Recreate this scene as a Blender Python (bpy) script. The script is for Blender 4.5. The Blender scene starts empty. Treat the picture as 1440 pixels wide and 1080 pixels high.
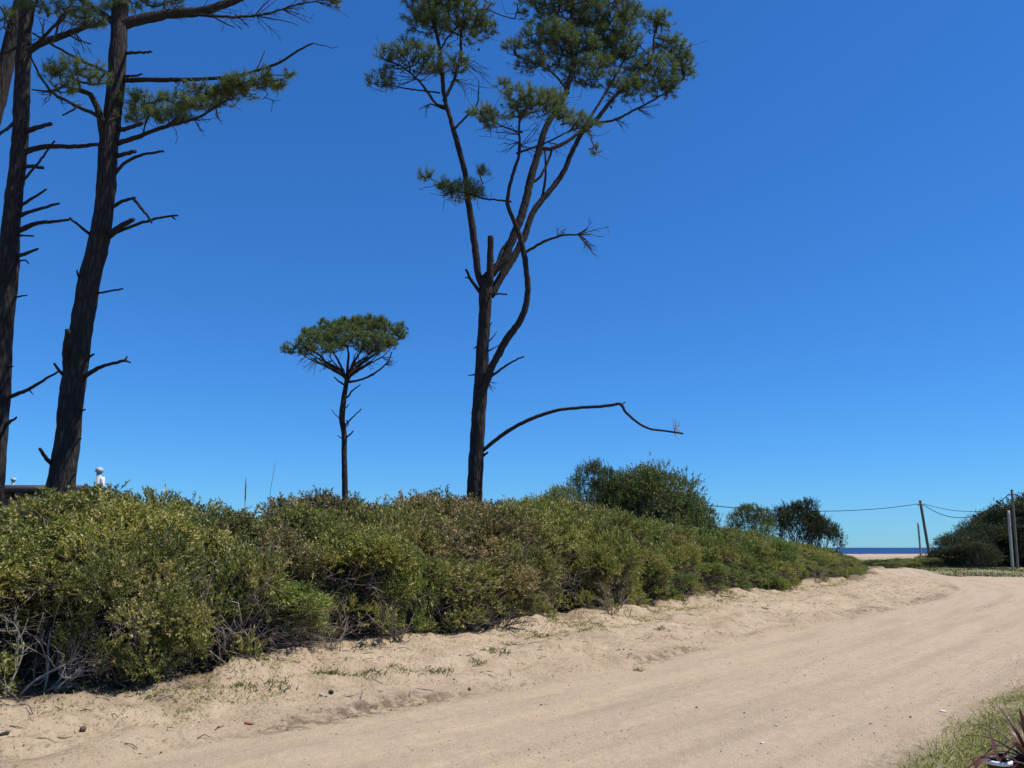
import bpy, math
import numpy as np
from mathutils import Vector

R = math.radians
rng = np.random.default_rng(7)
scene = bpy.context.scene

# ------------------------------------------------------------------ camera, sky, sun, exposure
F_PX, PITCH, CAM_Z = 1130.0, R(11.5), 1.65
cam_data = bpy.data.cameras.new('camera')
cam_data.sensor_width = 36.0
cam_data.lens = F_PX / 1440.0 * 36.0
cam_data.clip_start = 0.05
cam_data.clip_end = 60000.0
cam = bpy.data.objects.new('camera', cam_data)
scene.collection.objects.link(cam)
cam.location = (0, 0, CAM_Z)
cam.rotation_euler = (math.pi / 2 + PITCH, 0, 0)
scene.camera = cam

SUN_EL = R(62)
SUN_AZ = R(98)            # clockwise from the view direction (+Y) towards +X
world = bpy.data.worlds.new('World')
scene.world = world
world.use_nodes = True
wn = world.node_tree
for n in list(wn.nodes):
    wn.nodes.remove(n)
sky = wn.nodes.new('ShaderNodeTexSky')
sky.sky_type = 'NISHITA'
sky.sun_disc = False
sky.sun_elevation = SUN_EL
sky.sun_rotation = SUN_AZ
sky.altitude = 0
sky.air_density = 1.0
sky.dust_density = 0.0
sky.ozone_density = 6.0
hsv = wn.nodes.new('ShaderNodeHueSaturation')
hsv.inputs['Saturation'].default_value = 1.12
gam = wn.nodes.new('ShaderNodeGamma')          # the camera's grading of the sky, even all over
gam.inputs['Gamma'].default_value = 0.84
tint = wn.nodes.new('ShaderNodeMix')
tint.data_type = 'RGBA'
tint.blend_type = 'MULTIPLY'
tint.inputs[0].default_value = 1.0
tint.inputs[7].default_value = (0.425, 0.945, 1.53, 1)
bg = wn.nodes.new('ShaderNodeBackground')
bg.inputs['Strength'].default_value = 0.092
wo = wn.nodes.new('ShaderNodeOutputWorld')
wn.links.new(sky.outputs[0], hsv.inputs['Color'])
wn.links.new(hsv.outputs[0], gam.inputs['Color'])
wn.links.new(gam.outputs[0], tint.inputs[6])
wn.links.new(tint.outputs[2], bg.inputs['Color'])
wn.links.new(bg.outputs[0], wo.inputs['Surface'])

sun_data = bpy.data.lights.new('sun', 'SUN')
sun_data.energy = 4.3
sun_data.angle = R(0.53)
sun_data.color = (1.0, 0.95, 0.87)
sun = bpy.data.objects.new('sun', sun_data)
scene.collection.objects.link(sun)
sdir = Vector((math.sin(SUN_AZ) * math.cos(SUN_EL), math.cos(SUN_AZ) * math.cos(SUN_EL), math.sin(SUN_EL)))
sun.location = sdir * 60
sun.rotation_euler = sdir.to_track_quat('Z', 'Y').to_euler()

vs = scene.view_settings
vs.view_transform = 'Standard'
vs.look = 'None'
vs.gamma = 1.0
vs.use_curve_mapping = False
vs.exposure = 0.4

# ------------------------------------------------------------------ small maths
CT, ST = math.cos(PITCH), math.sin(PITCH)


def ray(px, py):
    u, v = (px - 720.0) / F_PX, (540.0 - py) / F_PX
    return np.array([u, CT - v * ST, ST + v * CT])


def P(px, py, Y):
    """point seen at pixel (px, py) that stands at distance Y down the road"""
    d = ray(px, py)
    return np.array([0, 0, CAM_Z]) + d * (Y / d[1])


def mpp(px, py, Y):
    return (Y / ray(px, py)[1]) / F_PX


def G(px, py, z=0.0):
    """point of the ground (height z) seen at a pixel"""
    d = ray(px, py)
    t = (z - CAM_Z) / d[2]
    return np.array([0, 0, CAM_Z]) + d * t


def px_of(x, y, z):
    yy = y * CT + (z - CAM_Z) * ST
    zz = -y * ST + (z - CAM_Z) * CT
    return 720 + F_PX * x / yy, 540 - F_PX * zz / yy


def sm(a, b, x):
    t = np.clip((np.asarray(x, float) - a) / (b - a), 0, 1)
    return t * t * (3 - 2 * t)


def _h(ix, iy, seed):
    n = (ix.astype(np.int64) * 374761393 + iy.astype(np.int64) * 668265263 + seed * 974634777) & 0xffffffff
    n = ((n ^ (n >> 13)) * 1274126177) & 0xffffffff
    n = (n ^ (n >> 16)) & 0xffffffff
    return n.astype(np.float64) / 4294967295.0


def vn(x, y, seed=0):
    x = np.asarray(x, float); y = np.asarray(y, float)
    ix = np.floor(x); iy = np.floor(y)
    fx = x - ix; fy = y - iy
    fx = fx * fx * (3 - 2 * fx); fy = fy * fy * (3 - 2 * fy)
    a = _h(ix, iy, seed); b = _h(ix + 1, iy, seed)
    c = _h(ix, iy + 1, seed); d = _h(ix + 1, iy + 1, seed)
    return (a * (1 - fx) + b * fx) * (1 - fy) + (c * (1 - fx) + d * fx) * fy - 0.5


def poly_dist(x, y, pts):
    """signed distance (left of the line positive) and run along it"""
    x = np.asarray(x, float); y = np.asarray(y, float)
    best = np.full(x.shape, 1e18); sgn = np.ones(x.shape); run = np.zeros(x.shape)
    acc = 0.0
    n = len(pts) - 1
    for i in range(n):
        ax, ay = pts[i]; bx, by = pts[i + 1]
        dx, dy = bx - ax, by - ay
        L = math.hypot(dx, dy)
        t = ((x - ax) * dx + (y - ay) * dy) / (L * L)
        tc = np.clip(t, -50 if i == 0 else 0, 50 if i == n - 1 else 1)
        qx, qy = ax + tc * dx, ay + tc * dy
        d = (x - qx) ** 2 + (y - qy) ** 2
        s = np.sign(dx * (y - ay) - dy * (x - ax))
        m = d < best - 1e-9
        best = np.where(m, d, best); sgn = np.where(m, s, sgn); run = np.where(m, acc + tc * L, run)
        acc += L
    return np.sqrt(best) * np.where(sgn == 0, 1, sgn), run


def smooth_poly(pts, k=3):
    for _ in range(k):
        q = [pts[0]]
        for a, b in zip(pts[:-1], pts[1:]):
            q.append(tuple(np.array(a) * .75 + np.array(b) * .25)); q.append(tuple(np.array(a) * .25 + np.array(b) * .75))
        q.append(pts[-1]); pts = q
    return pts


def g2(px, py, z=0.0):
    p = G(px, py, z); return (p[0], p[1])


# edges of the road, measured on the ground
EDGE_L = smooth_poly([(-16, -9)] + [g2(*p) for p in [(130, 1076), (430, 1018), (700, 972), (1000, 912), (1200, 868), (1320, 842), (1352, 828), (1325, 816), (1275, 810)]] + [g2(1238, 804), (27, 75), (40, 100)], 2)
EDGE_R = smooth_poly([(-6, -3.2), g2(1225, 1078), g2(1330, 1003), g2(1440, 950), (14.5, 20.5), (21, 28), (30, 33), (60, 35)], 2)
EDGE_F = [(24.5, 49), (29, 46), (45, 45), (90, 44)]
FOOT = [(-9.5, 2.5)] + [g2(px, py, .3) for px, py in [(-60, 985), (100, 968), (250, 948), (380, 930), (500, 905), (640, 890), (750, 878), (850, 862), (920, 850), (1050, 832), (1130, 822), (1210, 812)]] + [(20.5, 47)]


def road_fields(x, y):
    sL, run = poly_dist(x, y, EDGE_L)
    sR, _ = poly_dist(x, y, EDGE_R)
    sF, _ = poly_dist(x, y, EDGE_F)
    # the last stretch of the left edge is the track to the beach, 2 m wide
    inside = np.minimum(-sL, sR)
    inside = np.where(x > 22, np.minimum(inside, np.maximum(-sF, 2.2 + sL)), np.where(y > 50, np.minimum(inside, 2.2 + sL), inside))
    return sL, run, sR, sF, inside


def height(x, y):
    x = np.asarray(x, float); y = np.asarray(y, float)
    sL, run, sR, sF, ins = road_fields(x, y)
    sft, _ = poly_dist(x, y, FOOT)
    wob = sL + .22 * vn(run * .8, sL * .2, 3) + .1 * vn(run * 3, sL, 4)
    bank = .30 * sm(0.0, 2.1, wob) * (.85 + .5 * vn(x * .35, y * .35, 5))
    lip = .075 * np.exp(-((wob - .32) / .2) ** 2) * (.55 + .9 * vn(run * .7, 3.3, 6))
    hump = .05 * np.exp(-((wob - 1.25) / .28) ** 2) * (.5 + vn(run * .45, 8.3, 16))
    inner = .28 * sm(0, 5, sft)
    rough = sm(.02, .5, wob) * (.11 * vn(x * 1.4, y * 1.4, 7) + .07 * vn(x * 3.3, y * 3.3, 8) + .05 * vn(x * 6.5, y * 6.5, 9) + .04 * vn(x * 12, y * 12, 10))
    rough = rough + sm(.02, .4, wob) * (.07 * vn(sL * 3.2, run * .55, 17) + .035 * vn(sL * 8, run * 1.3, 18))
    # little broken ledges of sand at the foot of the shrubs
    led = vn(x * 1.1, y * 1.1, 61) + .5 * vn(x * 3.5, y * 3.5, 62)
    rough = rough + .17 * sm(.0, .07, led) * np.exp(-((sft + .2) / .5) ** 2) + .08 * sm(.02, .13, wob) * (.6 + 1.2 * vn(run * .6, 2.7, 65)) * sm(1.6, .3, wob)
    left = (bank + lip + hump + inner + rough) * sm(72, 52, y)
    d = -sL
    rut = 0
    for c, w, a in ((.6, .3, .014), (1.35, .26, .034), (1.95, .22, -.016), (2.85, .26, .034), (3.45, .22, -.016), (4.0, .25, .014)):
        cc = c + .6 * vn(run * .1, c * 9, 11)
        rut = rut - a * np.exp(-((d - cc) / w) ** 2) * np.clip(.65 + 1.9 * vn(run * .22, c * 5, 12), 0, 2)
    fine = .004 * vn(d * 7, run * 1.1, 13) + .008 * vn(x * 5, y * 5, 14) + .004 * vn(x * 18, y * 18, 15)
    road = (rut + fine)
    right = (.06 * sm(0, .8, -sR) + sm(0, .4, -sR) * (.05 * vn(x * 2, y * 2, 20) + .025 * vn(x * 7, y * 7, 21))) * sm(-.1, .1, -sR)
    far = sm(0, 7, sF) * .22 * (x > 20) * sm(90, 60, y)
    dune = sm(52, 66, y) * (.28 * vn(x * .12, y * .12, 30) + .22 * vn(x * .35, y * .35, 31)) * sm(106, 92, y)
    crest = .78 * np.exp(-((y - 112) / 15.0) ** 2) * (1 + .1 * vn(x * .05, 0, 33)) - 4.5 * sm(118, 172, y)
    onleft = sm(-.02, .06, wob)
    out = np.where(sL > -.4, left * onleft + road * (1 - onleft), road)
    out = out + right + far + dune + crest
    return out


def ground_z(x, y):
    return float(height(np.array([x]), np.array([y]))[0])


# ------------------------------------------------------------------ mesh helpers
def link(o, parent=None):
    scene.collection.objects.link(o)
    if parent is not None:
        o.parent = parent
    return o


def tag(o, label=None, category=None, group=None, kind=None):
    if label: o['label'] = label
    if category: o['category'] = category
    if group: o['group'] = group
    if kind: o['kind'] = kind
    return o


def mesh_np(name, verts, faces, mat=None, smooth=False, attrs=None):
    me = bpy.data.meshes.new(name)
    verts = np.asarray(verts, np.float32)
    if isinstance(faces, np.ndarray):
        groups = [faces]
    else:
        groups = [np.asarray(f, np.int32) for f in faces if len(f)]
    nl = sum(g.size for g in groups); nf = sum(len(g) for g in groups)
    me.vertices.add(len(verts)); me.vertices.foreach_set('co', verts.ravel())
    me.loops.add(nl); me.polygons.add(nf)
    me.loops.foreach_set('vertex_index', np.concatenate([g.ravel() for g in groups]).astype(np.int32))
    starts = []; o = 0
    for g in groups:
        k = g.shape[1]
        starts.append(o + np.arange(len(g)) * k); o += g.size
    me.polygons.foreach_set('loop_start', np.concatenate(starts).astype(np.int32))
    if smooth:
        me.polygons.foreach_set('use_smooth', np.ones(nf, bool))
    for k, v in (attrs or {}).items():
        a = me.attributes.new(k, 'FLOAT', 'POINT')
        a.data.foreach_set('value', np.asarray(v, np.float32))
    me.update(calc_edges=True)
    if mat: me.materials.append(mat)
    return me


def obj(name, me, parent=None, loc=None):
    o = bpy.data.objects.new(name, me)
    if loc is not None: o.location = loc
    return link(o, parent)


def empty(name, loc, label=None, category=None, group=None):
    o = bpy.data.objects.new(name, None)
    o.empty_display_size = .2
    o.location = loc
    link(o)
    return tag(o, label, category, group)


def copy_tree(o, parent=None):
    c = o.copy(); scene.collection.objects.link(c); c.parent = parent
    for ch in o.children:
        copy_tree(ch, c)
    return c


class MB:
    def __init__(s):
        s.v = []; s.q = []; s.t = []; s.n = 0; s.a = {}

    def add(s, v, quads=None, tris=None, **attrs):
        v = np.asarray(v, float)
        s.v.append(v)
        if quads is not None and len(quads): s.q.append(np.asarray(quads) + s.n)
        if tris is not None and len(tris): s.t.append(np.asarray(tris) + s.n)
        for k, x in attrs.items():
            s.a.setdefault(k, []).append(np.broadcast_to(np.asarray(x, float), (len(v),)))
        s.n += len(v)

    def box(s, c, h, rz=0.0):
        c = np.array(c, float); h = np.array(h, float)
        v = np.array([[a, b, d] for d in (-1, 1) for a, b in ((-1, -1), (1, -1), (1, 1), (-1, 1))], float) * h
        if rz:
            ca, sa = math.cos(rz), math.sin(rz)
            v = np.c_[v[:, 0] * ca - v[:, 1] * sa, v[:, 0] * sa + v[:, 1] * ca, v[:, 2]]
        s.add(v + c, [[3, 2, 1, 0], [4, 5, 6, 7], [0, 1, 5, 4], [1, 2, 6, 5], [2, 3, 7, 6], [3, 0, 4, 7]])

    def tube(s, pts, rad, n=6, rough=0.0, seed=0, cap=True):
        pts = np.asarray(pts, float); m = len(pts)
        rad = np.broadcast_to(np.asarray(rad, float), (m,))
        t = np.gradient(pts, axis=0); t /= np.linalg.norm(t, axis=1)[:, None] + 1e-12
        mean = pts[-1] - pts[0]
        ref = np.array([0, 0, 1.0]) if abs(mean[2]) < .75 * np.linalg.norm(mean) else np.array([0, 1.0, 0])
        if abs(mean[2]) < .75 * np.linalg.norm(mean) and abs(mean[2]) > .6 * np.linalg.norm(mean): ref = np.array([.3, .9, .3])
        a = np.cross(t, ref); a /= np.linalg.norm(a, axis=1)[:, None] + 1e-9
        b = np.cross(t, a)
        th = np.arange(n) * 2 * math.pi / n
        rr = rad[:, None] * np.ones(n)[None]
        if rough:
            L = np.concatenate([[0], np.cumsum(np.linalg.norm(np.diff(pts, axis=0), axis=1))])
            cx = np.cos(th)[None] * 2 + 0 * L[:, None]; cy = np.sin(th)[None] * 2 + L[:, None] * .0
            rr = rr * (1 + rough * (1.0 * vn(cx + 5, L[:, None] * 1.2 + cy, seed) + .8 * vn(cx * 2.2, L[:, None] * 3 + cy * 2, seed + 1) + .9 * vn(cx * 5, L[:, None] * 5 + cy * 5, seed + 2)))
        v = pts[:, None] + rr[..., None] * (np.cos(th)[None, :, None] * a[:, None] + np.sin(th)[None, :, None] * b[:, None])
        v = v.reshape(-1, 3)
        i = np.arange(m - 1)[:, None] * n; j = np.arange(n)[None]; k = (j + 1) % n
        q = np.stack([i + j, i + k, i + n + k, i + n + j], -1).reshape(-1, 4)
        tr = []
        if cap:
            v = np.vstack([v, pts[0], pts[-1]])
            c0, c1 = m * n, m * n + 1
            for jj in range(n):
                kk = (jj + 1) % n
                tr.append([c0, kk, jj]); tr.append([c1, (m - 1) * n + jj, (m - 1) * n + kk])
        s.add(v, q, tr)

    def mesh(s, name, mat, smooth=False, origin=None):
        v = np.vstack(s.v)
        if origin is not None: v = v - np.asarray(origin)
        f = []
        if s.q: f.append(np.vstack(s.q))
        if s.t: f.append(np.vstack(s.t))
        return mesh_np(name, v, f, mat, smooth, {k: np.concatenate(x) for k, x in s.a.items()})


def spline(pts, step):
    """Catmull-Rom through points (any dimension), resampled about every step (first three columns are the position)"""
    p = np.asarray(pts, float)
    if len(p) == 2:
        n = max(2, int(np.linalg.norm(p[1, :3] - p[0, :3]) / step) + 1)
        return p[0] + (p[1] - p[0]) * np.linspace(0, 1, n)[:, None]
    q = np.vstack([2 * p[0] - p[1], p, 2 * p[-1] - p[-2]])
    out = []
    for i in range(1, len(q) - 2):
        n = max(1, int(np.linalg.norm(q[i + 1, :3] - q[i, :3]) / step))
        t = np.arange(n)[:, None] / n
        out.append(.5 * (2 * q[i] + (q[i + 1] - q[i - 1]) * t + (2 * q[i - 1] - 5 * q[i] + 4 * q[i + 1] - q[i + 2]) * t ** 2 + (3 * q[i] - q[i - 1] - 3 * q[i + 1] + q[i + 2]) * t ** 3))
    out.append(q[-2][None])
    return np.vstack(out)


def unit(v):
    v = np.asarray(v, float)
    return v / (np.linalg.norm(v, axis=-1, keepdims=True) + 1e-12)


# ------------------------------------------------------------------ materials
def new_mat(name):
    m = bpy.data.materials.new(name); m.use_nodes = True
    nt = m.node_tree
    for n in list(nt.nodes): nt.nodes.remove(n)
    out = nt.nodes.new('ShaderNodeOutputMaterial')
    b = nt.nodes.new('ShaderNodeBsdfPrincipled')
    nt.links.new(b.outputs[0], out.inputs[0])
    return m, nt, b, out


def nd(nt, typ, props=None, **ins):
    n = nt.nodes.new(typ)
    for k, v in (props or {}).items(): setattr(n, k, v)
    for k, v in ins.items():
        key = k.replace('_', ' ')
        sock = n.inputs[int(k[1:])] if k[0] == 'i' and k[1:].isdigit() else n.inputs[key]
        if hasattr(v, 'is_output'): nt.links.new(v, sock)
        else: sock.default_value = v
    return n


def ramp(nt, fac, stops, interp='LINEAR'):
    n = nt.nodes.new('ShaderNodeValToRGB'); n.color_ramp.interpolation = interp
    e = n.color_ramp.elements
    while len(e) < len(stops): e.new(.5)
    for el, (p, c) in zip(e, stops):
        el.position = p; el.color = (*c, 1) if len(c) == 3 else c
    nt.links.new(fac, n.inputs[0])
    return n.outputs[0]


def mixc(nt, fac, a, b, mode='MIX'):
    n = nt.nodes.new('ShaderNodeMix'); n.data_type = 'RGBA'; n.blend_type = mode
    for sock, v in ((n.inputs[0], fac), (n.inputs[6], a), (n.inputs[7], b)):
        if hasattr(v, 'is_output'): nt.links.new(v, sock)
        elif isinstance(v, (int, float)): sock.default_value = v
        else: sock.default_value = (*v, 1)
    return n.outputs[2]


def math_n(nt, op, a, b=None, clamp=False):
    n = nt.nodes.new('ShaderNodeMath'); n.operation = op; n.use_clamp = clamp
    for i, v in enumerate((a, b)):
        if v is None: continue
        if hasattr(v, 'is_output'): nt.links.new(v, n.inputs[i])
        else: n.inputs[i].default_value = v
    return n.outputs[0]


def attr(nt, name):
    n = nt.nodes.new('ShaderNodeAttribute'); n.attribute_name = name
    return n.outputs['Fac']


def leaf_mat(name, stops, trans=.25, rough=.5, spec=.35, var=.25):
    m, nt, b, out = new_mat(name)
    tone = attr(nt, 'tone')
    info = nt.nodes.new('ShaderNodeObjectInfo')
    sh = math_n(nt, 'MULTIPLY', math_n(nt, 'SUBTRACT', info.outputs['Random'], .5), var)
    fac = math_n(nt, 'ADD', tone, sh, True)
    col = ramp(nt, fac, stops)
    nt.links.new(col, b.inputs['Base Color'])
    b.inputs['Roughness'].default_value = rough
    b.inputs['Specular IOR Level'].default_value = spec
    tr = nd(nt, 'ShaderNodeBsdfTranslucent')
    tc = mixc(nt, 1.0, col, (1.15, 1.25, .6), 'MULTIPLY')
    nt.links.new(tc, tr.inputs[0])
    mx = nt.nodes.new('ShaderNodeMixShader'); mx.inputs[0].default_value = trans
    nt.links.new(b.outputs[0], mx.inputs[1]); nt.links.new(tr.outputs[0], mx.inputs[2])
    nt.links.new(mx.outputs[0], out.inputs[0])
    return m


def bark_mat(name, dark, light, scale=1.0, bump=.6, zs=.22):
    m, nt, b, out = new_mat(name)
    tc = nt.nodes.new('ShaderNodeTexCoord')
    mp = nd(nt, 'ShaderNodeMapping', Vector=tc.outputs['Object'])
    mp.inputs['Scale'].default_value = (1, 1, zs)
    vo = nd(nt, 'ShaderNodeTexVoronoi', {'feature': 'DISTANCE_TO_EDGE'}, Vector=mp.outputs[0], Scale=16 * scale)
    no = nd(nt, 'ShaderNodeTexNoise', Vector=mp.outputs[0], Scale=30 * scale, Detail=5.0)
    n2 = nd(nt, 'ShaderNodeTexNoise', Vector=tc.outputs['Object'], Scale=2.2 * scale, Detail=3.0)
    f = math_n(nt, 'MULTIPLY', vo.outputs['Distance'], 3.2, True)
    f = math_n(nt, 'ADD', math_n(nt, 'MULTIPLY', f, .55), math_n(nt, 'MULTIPLY', no.outputs[0], .5), True)
    col = ramp(nt, f, [(.15, dark), (.85, light)])
    col = mixc(nt, math_n(nt, 'MULTIPLY', n2.outputs[0], .5), col, (light[0] * .75, light[1] * .72, light[2] * .7))
    nt.links.new(col, b.inputs['Base Color'])
    b.inputs['Roughness'].default_value = .92
    b.inputs['Specular IOR Level'].default_value = .15
    bp = nd(nt, 'ShaderNodeBump', Height=f, Strength=bump, Distance=.03)
    nt.links.new(bp.outputs[0], b.inputs['Normal'])
    return m


def plain_mat(name, col, rough=.8, var=.25, scale=12.0, bump=.15, spec=.3, metal=0.0):
    m, nt, b, out = new_mat(name)
    tc = nt.nodes.new('ShaderNodeTexCoord')
    no = nd(nt, 'ShaderNodeTexNoise', Vector=tc.outputs['Object'], Scale=scale, Detail=5.0, Roughness=.6)
    c = ramp(nt, no.outputs[0], [(.25, tuple(x * (1 - var) for x in col)), (.75, tuple(min(1, x * (1 + var)) for x in col))])
    nt.links.new(c, b.inputs['Base Color'])
    b.inputs['Roughness'].default_value = rough
    b.inputs['Specular IOR Level'].default_value = spec
    b.inputs['Metallic'].default_value = metal
    bp = nd(nt, 'ShaderNodeBump', Height=no.outputs[0], Strength=bump, Distance=.02)
    nt.links.new(bp.outputs[0], b.inputs['Normal'])
    return m


def ground_mat():
    m, nt, b, out = new_mat('sand_and_dirt')
    geo = nt.nodes.new('ShaderNodeNewGeometry')
    pos = geo.outputs['Position']
    n1 = nd(nt, 'ShaderNodeTexNoise', Vector=pos, Scale=.9, Detail=6.0, Roughness=.6)
    n2 = nd(nt, 'ShaderNodeTexNoise', Vector=pos, Scale=7.0, Detail=6.0, Roughness=.65)
    n3 = nd(nt, 'ShaderNodeTexNoise', Vector=pos, Scale=55.0, Detail=4.0, Roughness=.7)
    cmb = nd(nt, 'ShaderNodeCombineXYZ', X=math_n(nt, 'MULTIPLY', attr(nt, 'across'), 2.4), Y=math_n(nt, 'MULTIPLY', attr(nt, 'along'), .22), Z=0.0)
    st = nd(nt, 'ShaderNodeTexNoise', Vector=cmb.outputs[0], Scale=1.0, Detail=5.0, Roughness=.6)
    cmb2 = nd(nt, 'ShaderNodeCombineXYZ', X=math_n(nt, 'MULTIPLY', attr(nt, 'across'), 14.0), Y=math_n(nt, 'MULTIPLY', attr(nt, 'along'), .5), Z=0.0)
    st2 = nd(nt, 'ShaderNodeTexNoise', Vector=cmb2.outputs[0], Scale=1.0, Detail=3.0, Roughness=.6)
    sand = ramp(nt, n1.outputs[0], [(.25, (.415, .308, .2)), (.5, (.495, .372, .246)), (.75, (.55, .428, .292))])
    sand = mixc(nt, math_n(nt, 'MULTIPLY', ramp(nt, n2.outputs[0], [(.38, (1, 1, 1)), (.52, (0, 0, 0))]), .35), sand, (.32, .235, .15))
    n4 = nd(nt, 'ShaderNodeTexNoise', Vector=pos, Scale=3.2, Detail=8.0, Roughness=.72)
    n5 = nd(nt, 'ShaderNodeTexNoise', Vector=pos, Scale=19.0, Detail=5.0, Roughness=.7)
    sand = mixc(nt, math_n(nt, 'MULTIPLY', ramp(nt, n4.outputs[0], [(.4, (1, 1, 1)), (.5, (0, 0, 0))]), .4), sand, (.31, .23, .145))
    sand = mixc(nt, math_n(nt, 'MULTIPLY', ramp(nt, n5.outputs[0], [(.36, (1, 1, 1)), (.44, (0, 0, 0))]), .6), sand, (.15, .11, .065))
    road = ramp(nt, st.outputs[0], [(.3, (.375, .288, .19)), (.47, (.452, .342, .226)), (.58, (.495, .37, .244)), (.72, (.41, .322, .216))])
    road = mixc(nt, math_n(nt, 'MULTIPLY', ramp(nt, st2.outputs[0], [(.35, (1, 1, 1)), (.6, (0, 0, 0))]), .14), road, (.28, .22, .155))
    road = mixc(nt, math_n(nt, 'MULTIPLY', ramp(nt, n2.outputs[0], [(.35, (1, 1, 1)), (.6, (0, 0, 0))]), .2), road, (.28, .215, .15))
    road = mixc(nt, math_n(nt, 'MULTIPLY', ramp(nt, n4.outputs[0], [(.42, (1, 1, 1)), (.6, (0, 0, 0))]), .3), road, (.33, .27, .19))
    col = mixc(nt, attr(nt, 'roadm'), sand, road)
    # damp brown clods along the edge of the road
    clod = math_n(nt, 'MULTIPLY', attr(nt, 'damp'), ramp(nt, n2.outputs[0], [(.42, (0, 0, 0)), (.56, (1, 1, 1))]))
    col = mixc(nt, math_n(nt, 'MULTIPLY', clod, .9), col, (.16, .115, .07))
    # leaf litter under the shrubs
    lit = ramp(nt, nd(nt, 'ShaderNodeTexNoise', Vector=pos, Scale=30.0, Detail=5.0, Roughness=.75).outputs[0], [(.35, (.08, .058, .038)), (.5, (.17, .125, .082)), (.68, (.31, .235, .16))])
    lf = math_n(nt, 'MULTIPLY', attr(nt, 'litter'), math_n(nt, 'ADD', math_n(nt, 'MULTIPLY', n2.outputs[0], 1.4), -.05), True)
    lf = math_n(nt, 'ADD', lf, math_n(nt, 'MULTIPLY', attr(nt, 'litter'), .35), True)
    col = mixc(nt, lf, col, lit)
    gr = ramp(nt, n2.outputs[0], [(.3, (.1, .115, .04)), (.55, (.17, .17, .07)), (.75, (.36, .3, .17))])
    gf = math_n(nt, 'MULTIPLY', attr(nt, 'grassm'), math_n(nt, 'ADD', math_n(nt, 'MULTIPLY', n1.outputs[0], .9), .3), True)
    col = mixc(nt, gf, col, gr)
    # dark grains
    grain = ramp(nt, n3.outputs[0], [(.34, (1, 1, 1)), (.46, (0, 0, 0))])
    col = mixc(nt, math_n(nt, 'MULTIPLY', grain, .45), col, (.17, .125, .085))
    pale = ramp(nt, n3.outputs[0], [(.56, (0, 0, 0)), (.68, (1, 1, 1))])
    col = mixc(nt, math_n(nt, 'MULTIPLY', pale, .3), col, (.56, .45, .31))
    nt.links.new(col, b.inputs['Base Color'])
    b.inputs['Roughness'].default_value = .95
    b.inputs['Specular IOR Level'].default_value = .12
    h = math_n(nt, 'ADD', math_n(nt, 'MULTIPLY', n2.outputs[0], 1.0), math_n(nt, 'MULTIPLY', n3.outputs[0], .35))
    h = math_n(nt, 'ADD', h, math_n(nt, 'MULTIPLY', math_n(nt, 'MULTIPLY', n5.outputs[0], math_n(nt, 'SUBTRACT', 1.0, attr(nt, 'roadm'))), 1.2))
    h = math_n(nt, 'ADD', h, math_n(nt, 'MULTIPLY', math_n(nt, 'MULTIPLY', st2.outputs[0], attr(nt, 'roadm')), .12))
    bp = nd(nt, 'ShaderNodeBump', Height=h, Strength=.8, Distance=.05)
    nt.links.new(bp.outputs[0], b.inputs['Normal'])
    return m


M = {}
M['ground'] = ground_mat()
M['olive'] = leaf_mat('olive_leaf', [(0, (.071, .075, .025)), (.3, (.156, .164, .045)), (.6, (.246, .248, .071)), (.85, (.362, .321, .114)), (1, (.524, .402, .205))])
M['yellow'] = leaf_mat('yellow_green_leaf', [(0, (.077, .088, .025)), (.35, (.193, .208, .047)), (.7, (.313, .303, .071)), (1, (.475, .391, .147))])
M['brownish'] = leaf_mat('browning_leaf', [(0, (.073, .060, .031)), (.3, (.161, .143, .054)), (.55, (.249, .209, .087)), (.8, (.363, .268, .140)), (1, (.456, .327, .190))])
M['green'] = leaf_mat('fresh_green_leaf', [(0, (.061, .084, .026)), (.4, (.153, .198, .046)), (.8, (.267, .307, .072)), (1, (.428, .377, .132))])
M['greygreen'] = leaf_mat('grey_green_leaf', [(0, (.081, .090, .035)), (.5, (.195, .213, .078)), (1, (.339, .337, .140))])
M['dark'] = leaf_mat('dark_leaf', [(0, (.043, .062, .021)), (.5, (.115, .150, .044)), (1, (.230, .239, .074))], trans=.18, spec=.3)
M['far'] = leaf_mat('dark_glossy_leaf', [(0, (.014, .021, .009)), (.5, (.040, .057, .021)), (.85, (.074, .090, .031)), (1, (.105, .105, .046))], trans=.15, spec=.3)
M['needle'] = leaf_mat('pine_needle', [(0, (.047, .066, .029)), (.4, (.115, .158, .057)), (.75, (.189, .231, .075)), (1, (.270, .251, .098))], trans=.3, rough=.55, spec=.3, var=.1)
M['grass'] = leaf_mat('grass_blade', [(0, (.1, .12, .025)), (.35, (.2, .215, .045)), (.65, (.34, .32, .1)), (1, (.52, .44, .23))], trans=.25, spec=.2, var=.1)
M['weed'] = leaf_mat('weed_blade', [(0, (.04, .065, .018)), (.6, (.09, .13, .035)), (1, (.2, .18, .07))], trans=.2, spec=.2)
M['bark'] = bark_mat('pine_bark', (.012, .0105, .01), (.05, .044, .041), .8, .9)
M['limb'] = bark_mat('pine_limb_bark', (.012, .011, .0105), (.052, .046, .043), 1.6, .6)
M['twig'] = plain_mat('dark_twig', (.045, .039, .035), .9, .3, 30)
M['deadwood'] = plain_mat('bleached_deadwood', (.33, .3, .26), .85, .3, 40)
M['stem'] = plain_mat('grey_brown_stem', (.105, .085, .07), .9, .4, 25)
M['drytwig'] = plain_mat('dry_grey_twig', (.23, .185, .15), .9, .4, 25)
M['cone'] = plain_mat('pine_cone', (.06, .045, .035), .9, .4, 40)

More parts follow.
